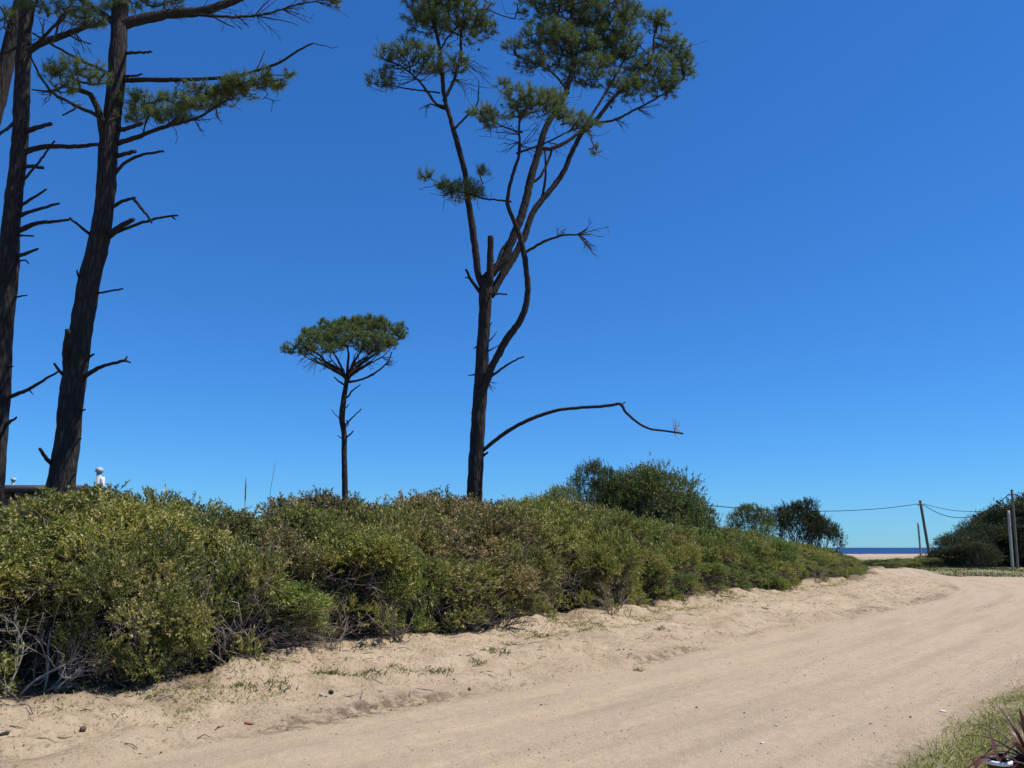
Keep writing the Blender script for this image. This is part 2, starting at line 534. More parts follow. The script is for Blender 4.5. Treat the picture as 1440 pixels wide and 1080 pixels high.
# ------------------------------------------------------------------ ground, road, beach, sea
def axis(parts):
    out = [parts[0][0]]
    for a, b, s0, s1 in parts:
        x = a
        while x < b - 1e-6:
            f = (x - a) / (b - a)
            x = min(b, x + s0 * (s1 / s0) ** f)
            out.append(x)
    return np.array(out)


xs = axis([(-1500, -300, 200, 100), (-300, -40, 40, 4), (-40, -9, 3, .12), (-9, 9, .085, .085), (9, 26, .09, .15), (26, 60, .2, .8), (60, 300, 1.5, 30), (300, 1500, 60, 300)])
ys = axis([(-300, -20, 60, 5), (-20, 4.5, 3, .2), (4.5, 16, .07, .085), (16, 32, .11, .22), (32, 62, .22, .6), (62, 125, .8, 1.5), (125, 180, 3, 8)])
X, Y = np.meshgrid(xs, ys)
sL, run, sR, sF, ins = road_fields(X, Y)
sft, _ = poly_dist(X, Y, FOOT)
Z = height(X, Y)
nx, ny = len(xs), len(ys)
V = np.c_[X.ravel(), Y.ravel(), Z.ravel()]
idx = np.arange(nx * ny).reshape(ny, nx)
Q = np.stack([idx[:-1, :-1], idx[:-1, 1:], idx[1:, 1:], idx[1:, :-1]], -1).reshape(-1, 4)
edge_n = .18 * vn(run * 1.1, 2.2, 40) + .08 * vn(X * 5, Y * 5, 41)
roadm = sm(-.05, .25, ins + edge_n)
damp = np.exp(-((sL - .06 + edge_n) / .2) ** 2) * (.3 + 2.2 * np.clip(vn(run * .35, 5.1, 42) + .15, 0, 1)) * (Y < 45)
damp = np.clip(damp, 0, 1)
litter = sm(-.45, .45, sft + 1.1 * vn(X * .9, Y * .9, 43) + .7 * vn(X * 4, Y * 4, 44)) * (Y < 70)
verge = sm(0, .5, -sR + edge_n * 2) * sm(-.25, .25, vn(X * .9, Y * .9, 45) + .05)
farv = sm(0, 1.0, sF) * (X > 24) * (sL < -2.2) * sm(108, 90, Y) * .95
dunev = sm(58, 64, Y) * sm(104, 88, Y) * sm(-.28, .12, vn(X * .14, Y * .14, 46) + .5 * vn(X * .5, Y * .5, 47)) * sm(1.2, -0.5, np.minimum(ins, 1))
grassm = np.clip(np.maximum(np.maximum(verge * (Y < 45) * (sR < 0), farv), dunev), 0, 1)
att = {'roadm': roadm, 'damp': damp, 'litter': litter, 'grassm': grassm, 'across': sL, 'along': run}
fc = ins.ravel()[Q].mean(1)
fy = Y.ravel()[Q].mean(1)


def submesh(name, sel):
    q = Q[sel]
    used = np.unique(q)
    mp = np.zeros(len(V), np.int64); mp[used] = np.arange(len(used))
    me = mesh_np(name, V[used], mp[q], M['ground'], True, {k: a.ravel()[used] for k, a in att.items()})
    return tag(obj(name, me), kind='structure')


is_road = (fc > 0) & (fy < 62)
is_beach = (fy > 92) & ~is_road
tag(submesh('dirt_road', is_road), 'pale sandy dirt road with tyre tracks curving past the thicket', 'road')
tag(submesh('ground', ~is_road & ~is_beach), 'sandy ground with a rough bank beside the road', 'ground')
tag(submesh('beach', is_beach), 'strip of pale beach sand before the sea', 'beach')

m, nt, b, out = new_mat('sea_water')
geo = nt.nodes.new('ShaderNodeNewGeometry')
mp_ = nd(nt, 'ShaderNodeMapping', Vector=geo.outputs['Position']); mp_.inputs['Scale'].default_value = (.01, .03, 1)
wv = nd(nt, 'ShaderNodeTexNoise', Vector=mp_.outputs[0], Scale=3.0, Detail=8.0, Roughness=.65)
nt.links.new(ramp(nt, wv.outputs[0], [(.3, (.008, .035, .11)), (.7, (.016, .06, .165))]), b.inputs['Base Color'])
b.inputs['Roughness'].default_value = .6
b.inputs['Specular IOR Level'].default_value = .12
M['sea'] = m
sx = np.array([-30000, -3000, -600, 0, 600, 3000, 30000.]); sy = np.array([150, 400, 1500, 6000, 30000.])
SX, SY = np.meshgrid(sx, sy)
ii = np.arange(SX.size).reshape(SX.shape)
me = mesh_np('sea', np.c_[SX.ravel(), SY.ravel(), np.full(SX.size, -3.2)], np.stack([ii[:-1, :-1], ii[:-1, 1:], ii[1:, 1:], ii[1:, :-1]], -1).reshape(-1, 4), m)
tag(obj('sea', me), 'deep blue sea along the horizon', 'sea', kind='structure')


# ------------------------------------------------------------------ leaves and shrubs
def leaves(mb, base, d, n, L, W, tone):
    """one folded leaf per row"""
    d = unit(d); s = unit(np.cross(d, n)); n = np.cross(s, d)
    L = np.asarray(L)[:, None]; W = np.asarray(W)[:, None]
    mid = base + d * L * .48
    v = np.stack([base, mid + s * W * .5 + n * W * .18, base + d * L - n * L * .08, mid - s * W * .5 + n * W * .18], 1).reshape(-1, 3)
    mb.add(v, np.arange(len(v)).reshape(-1, 4), tone=np.repeat(tone, 4))


def sprig_leaves(mb, pos, dr, count, slen, L, W, tone, r, spread=.75, droop=0.0):
    k = len(pos)
    f = np.tile(np.linspace(.1, 1, count), (k, 1)) + r.normal(0, .04, (k, count))
    base = (pos[:, None] + dr[:, None] * (f * slen)[..., None]).reshape(-1, 3)
    rnd = unit(r.normal(0, 1, (k * count, 3)))
    d = np.repeat(dr, count, 0) * .75 + rnd * spread
    d[:, 2] += .12 - droop
    n = unit(r.normal(0, 1, (k * count, 3)) + np.array([0, 0, .7]))
    LL = L * r.uniform(.65, 1.15, k * count); WW = W * r.uniform(.75, 1.2, k * count)
    t = np.repeat(tone, count) + r.normal(0, .16, k * count)
    leaves(mb, base, d, n, LL, WW, np.clip(t, 0, 1))


def make_shrub(seed, H, RAD, nl, per, L=.085, W=.022, count=13, slen=.17, skirt=.3, bare=60, stems=5, lobe=.42, flat=.8, holes=-.24, edge=.28):
    """returns (foliage mesh builder, stem builder, dry twig builder), base at the origin"""
    r = np.random.default_rng(seed)
    fo, st, dr_ = MB(), MB(), MB()
    az = np.arange(nl) * 2.39996 + r.normal(0, .35, nl)
    rad = RAD * np.sqrt((np.arange(nl) + .4) / nl) * .86 * r.uniform(.7, 1.15, nl)
    ztop = H * (1 - edge * (rad / RAD) ** 2)
    c = np.c_[rad * np.cos(az), rad * np.sin(az), ztop]
    lr = RAD * lobe * r.uniform(.7, 1.2, nl)
    c[:, 2] = c[:, 2] - lr * flat * 1.0 - H * .3 * r.uniform(0, 1, nl) ** 1.6
    # a skirt of lower lobes
    ns = int(nl * skirt)
    if ns:
        a2 = r.uniform(0, 6.283, ns); r2 = RAD * r.uniform(.55, .95, ns)
        c2 = np.c_[r2 * np.cos(a2), r2 * np.sin(a2), H * r.uniform(.08, .45, ns)]
        c = np.vstack([c, c2]); lr = np.r_[lr, RAD * lobe * r.uniform(.5, .85, ns)]
    for i in range(len(c)):
        n = int(per * (lr[i] / (RAD * lobe)) ** 2)
        v = unit(r.normal(0, 1, (n * 3, 3)))
        outw = unit(np.array([c[i, 0], c[i, 1], .55 * RAD]))
        v = v[(v @ outw) > r.uniform(-.75, .25, n * 3)][:n]
        rr = lr[i] * np.where(r.uniform(0, 1, len(v)) < .07, r.uniform(1.1, 1.5, len(v)), r.uniform(.55, 1.08, len(v)))
        pos = c[i] + v * rr[:, None] * np.array([1, 1, flat])
        pos[:, 2] = np.maximum(pos[:, 2], .03)
        g1 = 2.6 / RAD
        hole = vn(pos[:, 0] * g1 + pos[:, 2] * g1 * .8, pos[:, 1] * g1 - pos[:, 2] * g1 * .6, seed) + .5 * vn(pos[:, 0] * g1 * 2.3 - pos[:, 1] * g1, pos[:, 2] * g1 * 2.3 + pos[:, 1], seed + 1)
        keep_ = hole > holes
        v, rr, pos = v[keep_], rr[keep_], pos[keep_]
        if len(v) < 3: continue
        d = unit(v * .8 + np.array([0, 0, .55]) + r.normal(0, .35, v.shape))
        tone = np.clip(r.normal(.44, .16) + .12 * (rr / lr[i] - .7) + r.normal(0, .09, len(v)), 0, 1)
        # clusters of dry pods at some tips
        dry = r.uniform(0, 1, len(v)) < .08
        tone = np.where(dry, .95, tone)
        sprig_leaves(fo, pos, d, count, slen, L, W, tone, r)
        for j in range(0, len(v), 5):
            e = pos[j]
            mid = c[i] * .5 + e * .5 + r.normal(0, .03, 3)
            st.tube(np.array([c[i] * .85 + r.normal(0, .04, 3), mid, e + d[j] * slen * .8]), [.007, .005, .002], 3, cap=False)
    nb = stems
    ba = r.uniform(0, 6.283, nb)
    bpos = np.c_[np.cos(ba), np.sin(ba), np.zeros(nb)] * (RAD * .12 * r.uniform(.3, 1.3, nb))[:, None]
    for i in range(len(c)):
        j = int(np.argmin(np.abs((np.arctan2(c[i, 1], c[i, 0]) - ba + math.pi) % 6.283 - math.pi) + r.uniform(0, .8, nb)))
        b0 = bpos[j] - np.array([0, 0, .15])
        m1 = bpos[j] * 2 + c[i] * .25 + r.normal(0, .07 * RAD, 3); m1[2] = c[i, 2] * r.uniform(.3, .5)
        m2 = c[i] * .7 + bpos[j] * .3 + r.normal(0, .05 * RAD, 3); m2[2] = c[i, 2] * r.uniform(.65, .85)
        p = spline([b0, m1, m2, c[i]], .12 * RAD)
        st.tube(p, np.linspace(.036, .009, len(p)) * (.6 + .35 * RAD), 5, rough=.2, seed=i)
    # bare dry twigs low down
    for i in range(bare):
        a = r.uniform(0, 6.283); q = RAD * r.uniform(.25, .95)
        p0 = np.array([math.cos(a) * q * .6, math.sin(a) * q * .6, (.05 + .6 * r.uniform(0, 1) ** 1.5) * H])
        v = np.array([math.cos(a + r.normal(0, .7)), math.sin(a + r.normal(0, .7)), r.uniform(-.3, .8)])
        Lb = RAD * r.uniform(.25, .6)
        p1 = p0 + v * Lb * .5 + r.normal(0, .04, 3); p2 = p0 + v * Lb + r.normal(0, .09, 3)
        p1[2] = max(p1[2], .02); p2[2] = max(p2[2], .02)
        dr_.tube(np.array([p0, p1, p2]), [.009, .007, .003], 3, cap=False)
        for k in range(3):
            e = p1 * .6 + p2 * .4 + r.normal(0, .13, 3); e[2] = max(e[2], .02)
            dr_.tube(np.array([p1 + (p2 - p1) * r.uniform(0, .8), e]), [.004, .0015], 3, cap=False)
    return fo, st, dr_


class Shrub:
    def __init__(s, *a, stem='stem', dry='drytwig', **k):
        fo, st, dr_ = make_shrub(*a, **k)
        s.fo = fo.mesh('foliage', M['olive']); s.st = st.mesh('stems', M[stem], True)
        s.dr = dr_.mesh('dry_twigs', M[dry]) if dr_.n else None
        s.H, s.R = a[1], a[2]

    def place(s, name, x, y, h, w, mat, label, cat, group, rz, sink=.03):
        z = ground_z(x, y) - sink
        e = empty(name, (x, y, z), label, cat, group)
        e.rotation_euler = (0, 0, rz)
        e.scale = (w / s.R, w / s.R, h / s.H)
        f = obj('foliage', s.fo, e); f['kind'] = 'stuff'
        f.material_slots[0].link = 'OBJECT'; f.material_slots[0].material = M[mat]
        t = obj('branches', s.st, e); t['kind'] = 'stuff'
        if s.dr is not None:
            q = obj('dry_twigs', s.dr, e); q['kind'] = 'stuff'
        return e


protos = [Shrub(100 + i, 2.2, 1.25, 26, 125, bare=300, stems=5, lobe=.26, L=.064, W=.021, slen=.15, skirt=(.55, .8, .35, .65, .45)[i]) for i in range(5)]
low_protos = [Shrub(120 + i, 1.1, .85, 15, 95, bare=130, stems=6, skirt=.7, lobe=.32, L=.058, W=.019, slen=.13) for i in range(2)]

SIL = np.array([(-300, 700), (0, 728), (60, 725), (110, 716), (138, 692), (150, 682), (185, 676), (225, 688), (270, 697), (330, 696), (430, 691), (480, 688), (540, 699), (590, 706), (620, 698), (690, 706), (740, 700), (780, 690), (840, 706), (900, 724), (960, 735), (1010, 738), (1060, 752), (1110, 764), (1150, 771), (1190, 782), (1215, 793), (1240, 803), (1500, 806)], float)


def sil_h(x, y):
    z0 = ground_z(x, y)
    px, _ = px_of(x, y, z0 + 1.5)
    top = np.interp(px, SIL[:, 0], SIL[:, 1])
    return P(px, top, y)[2] - z0, px


LOOK = {'olive': 'olive green', 'yellow': 'yellow-green', 'brownish': 'browning', 'green': 'fresh green', 'greygreen': 'grey-green'}
MARKS = [(-40, 'beyond the slender pine'), (60, 'by the tangle of dead branches'), (175, 'below the thick dark pine'), (330, 'between thick and umbrella pines'), (440, 'just before the umbrella pine'), (530, 'below the umbrella pine'), (615, 'between umbrella and forked pines'), (715, 'below the forked pine'), (800, 'beside the forked pine, roadwards'), (880, 'before the tall wispy bush'), (985, 'before the large dark round bush'), (1075, 'before the thin small tree'), (1160, 'before the dark small trees'), (9999, 'by the beach track')]
ROWS = ['at the sand edge', 'within the thicket', 'on the thicket skyline']
FP = spline([(x, y, 0) for x, y in FOOT], .25)
FT = unit(np.gradient(FP, axis=0)); FN = np.c_[-FT[:, 1], FT[:, 0]]
FL = np.concatenate([[0], np.cumsum(np.linalg.norm(np.diff(FP, axis=0), axis=1))])
rs = np.random.default_rng(21)
for row, (off, step, hf, wd) in enumerate([(.6, .95, .7, 1.0), (1.5, 1.15, .9, 1.2), (2.7, 1.25, 1.06, 1.3)]):
    s = .6 * row
    while s < FL[-1] - .5:
        i = int(np.searchsorted(FL, s)); i = min(i, len(FP) - 1)
        x, y = FP[i, :2] + FN[i] * (off + rs.normal(0, .15))
        h, px = sil_h(x, y)
        h = h * hf * (rs.uniform(.9, 1.08) if row < 2 else rs.uniform(.9, .99))
        if row == 0: h *= rs.uniform(.55, 1.2)
        if h < .35: h = .35
        s += step * (1.0 if y < 22 else 1.25) * rs.uniform(.85, 1.15)
        if row > 0 and px > 1180: continue
        if px > 1300: break
        if row == 0 and rs.uniform() < (.75 if px < 170 else .25) and px < 1000: continue
        u = rs.uniform()
        if px < 330: mat = 'olive' if u < .5 else 'yellow' if u < .75 else 'greygreen' if u < .9 else 'brownish'
        elif px < 560: mat = 'olive' if u < .45 else 'brownish' if u < .68 else 'green' if u < .82 else 'yellow'
        elif px < 740: mat = 'brownish' if u < .5 else 'olive' if u < .8 else 'yellow'
        elif px < 870: mat = 'yellow' if u < .55 else 'olive' if u < .8 else 'brownish'
        elif px < 1060: mat = 'green' if u < .5 else 'olive' if u < .8 else 'yellow'
        else: mat = 'green' if u < .4 else 'yellow' if u < .65 else 'olive'
        small = (row == 0 and rs.uniform() < .22) or h < .85
        pr = (low_protos if small else protos)
        pr = pr[rs.integers(len(pr))] if small or row else pr[(0, 2, 4, 1)[rs.integers(4)]]
        w = wd * rs.uniform(.85, 1.2) * (.75 if small else 1)
        w = min(w, h * 1.1)
        mark = next(t for lim, t in MARKS if px < lim)
        size = 'low ' if small else 'tall ' if h > 2.35 else ''
        pr.place('thicket_shrub', x, y, h, w, mat, size + LOOK[mat] + ' shrub ' + ROWS[row] + ', ' + mark, 'shrub', 'shrubs of the roadside thicket', rs.uniform(0, 6.283))

# ------------------------------------------------------------------ pines
def needle_tufts(mb, pos, dr, r, n=70, L=.15, W=.008, tone=None):
    k = len(pos)
    f = r.uniform(0, 1, (k, n))
    base = (pos[:, None] + dr[:, None] * ((f - .55) * .16)[..., None]).reshape(-1, 3)
    d = unit(np.repeat(dr, n, 0) * .55 + unit(r.normal(0, 1, (k * n, 3))) * .8)
    Ls = L * r.uniform(.6, 1.1, k * n)
    s = unit(np.cross(d, r.normal(0, 1, d.shape)))
    v = np.stack([base - s * W * .5, base + s * W * .5, base + d * Ls[:, None] + np.array([0, 0, -.012])], 1).reshape(-1, 3)
    t = np.clip(np.repeat(tone, n) + r.normal(0, .12, k * n), 0, 1)
    mb.add(v, None, np.arange(len(v)).reshape(-1, 3), tone=np.repeat(t, 3))


class Pine:
    def __init__(s, name, label, Y, base_px, seed, twig_r=.0055, category='tree', group=None):
        s.Y = Y; s.r = np.random.default_rng(seed)
        b = P(base_px[0], base_px[1], Y)
        s.gz = ground_z(b[0], Y)
        s.base = np.array([b[0], Y, s.gz])
        s.e = empty(name, tuple(s.base), label, category, group)
        s.skel = []; s.twig_r = twig_r; s.wood = []

    def carrier(s, px, py):
        """the point of the wood built so far that a branch starting at this pixel grows from: (point, is trunk, gap in pixels)"""
        w = np.vstack(s.wood)
        qx, qy = px_of(w[:, 0], w[:, 1], w[:, 2])
        gap = np.hypot(qx - px, qy - py) - w[:, 3] * F_PX / (w[:, 1] * 1.05)
        i = int(np.argmin(gap))
        return w[i, :3], w[i, 4] > .5, gap[i]

    def trunk(s, pts, rough=.16, flare=1.35):
        pp = [np.r_[P(x, y, s.Y), .5 * w * mpp(x, y, s.Y)] for x, y, w in pts]
        b = pp[0].copy(); low = b.copy()
        lean = (pp[1][:3] - pp[0][:3]); lean = lean / max(lean[2], .1)
        low[:3] = b[:3] - lean * (b[2] - s.gz + .25); low[3] = b[3] * flare
        mid = b * .65 + low * .35; mid[3] = b[3] * 1.05
        path = spline([low, mid] + pp, .12)
        s.base = path[0, :3].copy(); s.base[2] = s.gz
        s.e.location = tuple(s.base)
        mb = MB(); mb.tube(path[:, :3], path[:, 3], 22, rough=rough, seed=int(s.r.integers(1000)))
        obj('trunk', mb.mesh('trunk', M['bark'], True, s.base), s.e)
        s.tp = path; s.wood.append(np.c_[path, np.ones(len(path))])
        s.skel.append(path[::3, :3])

    def limb(s, pts, w0, w1, dY=0.0, Y0=0.0, mat='limb', name='branch', jit=.005, skel=True, curve=1.0, n=8, back=.1):
        L = len(pts); out = []
        c_, on_trunk, gap = s.carrier(*pts[0])
        if on_trunk: Y0 = float(np.clip(Y0, -.15, .15))
        elif gap < 10: Y0 = c_[1] - s.Y
        acc = np.r_[0, np.cumsum([math.hypot(pts[i + 1][0] - pts[i][0], pts[i + 1][1] - pts[i][1]) for i in range(L - 1)])]
        acc = acc / acc[-1]
        for (x, y), t in zip(pts, acc):
            yy = s.Y + Y0 + dY * t ** curve
            out.append(np.r_[P(x, y, yy), .5 * (w0 + (w1 - w0) * t) * mpp(x, y, yy)])
        if back:
            b = out[0].copy(); d = unit(out[0][:3] - out[1][:3]); b[:3] += d * back
            out = [b] + out
        path = spline(out, .09 if w0 > 4 else .07)
        k = len(path)
        if k > 3: path[1:-1, :3] += s.r.normal(0, jit, (k - 2, 3))
        path[:, 3] = np.maximum(path[:, 3], .003)
        mb = MB(); mb.tube(path[:, :3], path[:, 3], n, rough=.2, seed=int(s.r.integers(1000)))
        obj(name, mb.mesh(name, M[mat], True, s.base), s.e)
        s.wood.append(np.c_[path[1:], np.zeros(len(path) - 1)])
        if skel: s.skel.append(path[1::2, :3])
        return path

    def clumps(s, ells, dens=1.0, L=.15, n=68, W=.0072, cones=0, dscale=1.0, up=.5, grow=1.0):
        """ells: (cx, cy, rx, ry, depth offset) in pixels at the tree's distance"""
        r = s.r; pos = []; dr = []; tone = []
        for el in ells:
            cx, cy, rx, ry = el[0], el[1], el[2] * grow, el[3] * grow; dy = el[4] if len(el) > 4 else r.normal(0, .5)
            Yc = s.Y + dy; k = mpp(cx, cy, Yc)
            c = P(cx, cy, Yc)
            R3 = np.array([rx * k, max(rx, ry) * k * .8 * dscale, ry * k])
            cnt = max(6, int(dens * 200 * (R3[0] * R3[2]) ** 1.0 + 2))
            v = unit(r.normal(0, 1, (cnt, 3))) * (r.uniform(0, 1, cnt) ** .42)[:, None]
            v[:, 2] = np.where(v[:, 2] < -.45, -v[:, 2] * .8, v[:, 2])
            pos.append(c + v * R3)
            dr.append(unit(v * .8 + np.array([0, 0, up]) + r.normal(0, .25, v.shape)))
            tone.append(np.clip(.42 + .1 * v[:, 2] + r.normal(0, .1, cnt), 0, 1))
        pos = np.vstack(pos); dr = np.vstack(dr); tone = np.concatenate(tone)
        mb = MB(); needle_tufts(mb, pos - s.base, dr, r, n, L, W, tone)
        o = obj('needles', mb.mesh('needles', M['needle']), s.e); o['kind'] = 'stuff'
        # some twigs below the tufts have lost their needles
        nb_ = int(len(pos) * .25); pk = r.integers(0, len(pos), nb_)
        bare_ = pos[pk] + np.c_[r.normal(0, .22, nb_), r.normal(0, .22, nb_), -np.abs(r.normal(.16, .12, nb_))]
        pos = np.vstack([pos, bare_]); dr = np.vstack([dr, unit(r.normal(0, 1, (nb_, 3)))])
        # twigs that carry the tufts, grown greedily from the limbs
        sk = np.vstack(s.skel)
        cap = len(sk) + len(pos) * 6
        pts = np.empty((cap, 3)); pts[:len(sk)] = sk; m = len(sk)
        parent = -np.ones(cap, int); own = np.zeros(cap)
        d0 = np.array([np.min(((sk - p) ** 2).sum(1)) for p in pos])
        tw = MB(); segs = []
        for i in np.argsort(d0):
            p = pos[i]
            dd = ((pts[:m] - p) ** 2 * np.array([1, 1, .8])).sum(1) + np.where(pts[:m, 2] > p[2] + .05, .12, 0)
            j = int(np.argmin(dd)); a = pts[j].copy()
            e = p - dr[i] * .05
            ln = np.linalg.norm(e - a)
            ctl = a * .45 + e * .55 + np.array([0, 0, -.1 * ln]) + r.normal(0, .05 * ln + .004, 3)
            k = int(np.clip(ln / .16, 2, 6))
            t = np.linspace(0, 1, k + 1)[1:, None]
            path = (1 - t) ** 2 * a + 2 * t * (1 - t) * ctl + t * t * e
            kk = len(path); kk = min(kk, cap - m)
            pts[m:m + kk] = path[:kk]; parent[m] = j
            parent[m + 1:m + kk] = np.arange(m, m + kk - 1)
            segs.append((j, m, kk)); m += kk
        load = np.zeros(m); 
        for j, a, k in segs: load[a + k - 1] += 1
        for q in range(m - 1, len(sk) - 1, -1):
            if parent[q] >= 0: load[parent[q]] += load[q]
        for j, a, k in segs:
            pp = np.vstack([pts[j], pts[a:a + k]]); rr = s.twig_r * np.maximum(1, load[a:a + k]) ** .4
            tw.tube(pp - s.base, np.r_[rr[0], rr], 4, cap=False)
        if cones:
            cb = MB()
            pick = r.integers(len(sk), m, cones)
            for q in pick:
                p = pts[q] - s.base + r.normal(0, .03, 3)
                ph = np.array([[0, 0, .06], [.035, 0, .01], [0, .035, .01], [-.035, 0, .01], [0, -.035, .01], [0, 0, -.06]]) * r.uniform(.8, 1.3)
                cb.add(p + ph, None, [[0, 1, 2], [0, 2, 3], [0, 3, 4], [0, 4, 1], [5, 2, 1], [5, 3, 2], [5, 4, 3], [5, 1, 4]])
            o = obj('pine_cones', cb.mesh('pine_cones', M['cone']), s.e); o['kind'] = 'stuff'
        o = obj('twigs', tw.mesh('twigs', M['twig'], True), s.e); o['kind'] = 'stuff'

    def spray(s, start, dirpx, n, length, w=1.6, Y0=0.0, mat='twig', spread=.9):
        """a fan of fine bare twigs; start in pixels"""
        mb = MB(); r = s.r; k = mpp(start[0], start[1], s.Y + Y0)
        c_, _, gap = s.carrier(*start)
        p0 = c_ if gap < 25 else P(start[0], start[1], s.Y + Y0)
        base_d = np.array([dirpx[0], 0, -dirpx[1]]) * 1.0
        base_d = unit(base_d)
        for i in range(n):
            d = unit(base_d + r.normal(0, spread * .5, 3) * np.array([1, 1, 1]))
            Ln = length * k * r.uniform(.5, 1.1)
            st = p0 + base_d * r.uniform(0, .05) * length * k
            p1 = st + d * Ln * .5 + r.normal(0, .02, 3); p2 = st + d * Ln + r.normal(0, .06, 3) * Ln
            mb.tube(np.array([st, p1, p2]) - s.base, np.array([w, w * .7, w * .35]) * k * .5, 4, cap=False)
            for q in range(3):
                a = p1 + (p2 - p1) * r.uniform(-.5, .9)
                mb.tube(np.array([a, a + unit(d + r.normal(0, .7, 3)) * Ln * .3]) - s.base, np.array([w * .5, w * .25]) * k * .5, 3, cap=False)
        o = obj('bare_twigs', mb.mesh('bare_twigs', M[mat], True), s.e); o['kind'] = 'stuff'


# --- the tall forked pine in the middle of the thicket
p = Pine('pine_tree', 'tall forked pine with a long bare branch arching out low over the thicket', 20.0, (666, 709), 31, group=None)
p.trunk([(667, 709, 22), (669, 660, 20.5), (671, 619, 20), (674, 561, 20), (677, 532, 19.5), (679, 485, 16.5), (682, 438, 16.5), (683, 405, 18), (684, 388, 14)], .2)
p.limb([(678, 400), (672, 385), (670, 365), (663, 312), (658, 278), (653, 240), (639, 187), (627, 146), (623, 118), (618, 69), (611, 35), (604, 10), (600, -20)], 10.5, 3.4, -.8, n=12)
p.limb([(626, 138), (639, 111), (647, 80), (649, 35), (655, 5)], 5, 2.2, .5, -.45)
p.limb([(626, 150), (614, 146), (600, 128), (587, 111), (562, 92), (535, 82)], 4, 1.8, -.9, -.4)
p.limb([(627, 154), (612, 148), (604, 147), (598, 152)], 3, 1.6, .3, -.4)
p.limb([(618, 72), (632, 50), (660, 25), (690, 15)], 3, 1.5, .7, -.6)
p.limb([(614, 130), (575, 125), (535, 118)], 2.5, 1.5, -.6, -.6)
p.limb([(642, 178), (655, 165), (670, 149), (673, 130), (673, 113)], 3.4, 1.2, .4, -.4)
p.limb([(689, 392), (689, 372), (690, 352), (690, 332)], 11, 9, -.2, -.1, n=10)
p.limb([(684, 392), (696, 378), (708, 366), (722, 333), (736, 295), (746, 253), (759, 208), (769, 177), (788, 146), (799, 121), (805, 87), (802, 45), (805, 7), (808, -25)], 13.5, 3.4, .6, n=12)
p.limb([(692, 412), (703, 393), (715, 373), (733, 341), (740, 326), (750, 298), (771, 271), (792, 243), (805, 212), (819, 187), (837, 170), (865, 135), (899, 104), (917, 80), (920, 52), (925, 30)], 11, 2.6, 1.6, .15, n=12)
p.limb([(838, 173), (865, 168), (896, 153), (920, 140), (946, 124), (962, 110)], 4, 1.8, .8, .9)
p.limb([(760, 209), (778, 208), (802, 196), (820, 180), (833, 160), (861, 115), (880, 80)], 6, 2.4, 1.0, .3)
p.limb([(746, 258), (760, 248), (770, 228), (776, 212)], 4, 3, .2, .35)
p.limb([(763, 275), (767, 250), (767, 222), (762, 200)], 4, 2, -.3, .6)
p.limb([(797, 128), (780, 105), (755, 90), (728, 80)], 3.5, 1.6, -.8, .5)
p.limb([(803, 80), (830, 60), (850, 40), (868, 20)], 3.5, 1.8, 1.2, .55)
p.limb([(800, 110), (822, 118), (842, 124)], 3, 1.6, .9, .5)
p.limb([(677, 552), (683, 539), (694, 511), (712, 478), (730, 453), (740, 427), (742, 402), (739, 370), (733, 337), (729, 326), (722, 309), (715, 292), (714, 278), (722, 243), (731, 215), (730, 180), (731, 158)], 12, 2.8, -1.0, -.12, n=10)
p.limb([(714, 283), (700, 281), (680, 279), (660, 272), (640, 268), (618, 258), (600, 248)], 2.8, 1.3, -.2, -.75)
p.limb([(731, 214), (748, 208), (770, 200), (800, 185), (822, 178)], 3, 1.4, -.6, -.9)
p.limb([(730, 185), (712, 180), (695, 172), (678, 165)], 2.5, 1.3, -.5, -.95)
p.limb([(741, 353), (755, 345), (771, 337), (795, 330), (812, 330), (826, 322)], 4.5, 2, -.3, -.6, mat='limb')
p.spray((812, 330), (1, .25), 12, 42, 1.6, -.85)
p.spray((785, 333), (.7, -.7), 4, 25, 1.3, -.8)
p.limb([(694, 527), (705, 519), (715, 512), (728, 505), (737, 501)], 3.6, 2, -.5)
p.limb([(683, 630), (704, 613), (730, 597), (755, 586), (784, 577), (820, 573), (850, 571), (872, 568), (878, 577), (889, 588), (910, 602), (936, 606), (961, 610)], 6, 2.6, -1.2, -.05, jit=.003)
p.limb([(873, 569), (880, 565)], 2, 1.2, -.05, -.9, skel=False, back=.02)
p.spray((951, 608), (.1, -1), 7, 18, 1.2, -1.15, mat='deadwood', spread=1.3)
p.limb([(673, 408), (664, 396), (655, 379)], 5.5, 3.5, -.5)
p.limb([(664, 394), (654, 390)], 3, 1.5, -.1, -.25, skel=False, back=.02)
p.limb([(688, 414), (700, 413), (713, 414)], 3.2, 2, -.5, -.1)
p.limb([(687, 480), (694, 473), (699, 466)], 2.4, 1, .2)
p.limb([(688, 493), (695, 489), (703, 485)], 2.4, 1.2, .3)
p.limb([(679, 641), (686, 636)], 4, 2.5, -.2)
p.limb([(666, 527), (658, 528)], 2.2, 1, -.3)
p.limb([(671, 487), (666, 490)], 2.5, 1.4, -.1)
p.limb([(686, 462), (692, 453)], 2.4, 1.2, -.1)
p.limb([(722, 333), (708, 348), (700, 366), (694, 384)], 4, 3.2, -.2, .1)
p.spray((690, 535), (.5, .9), 5, 22, 1.1, -.15)
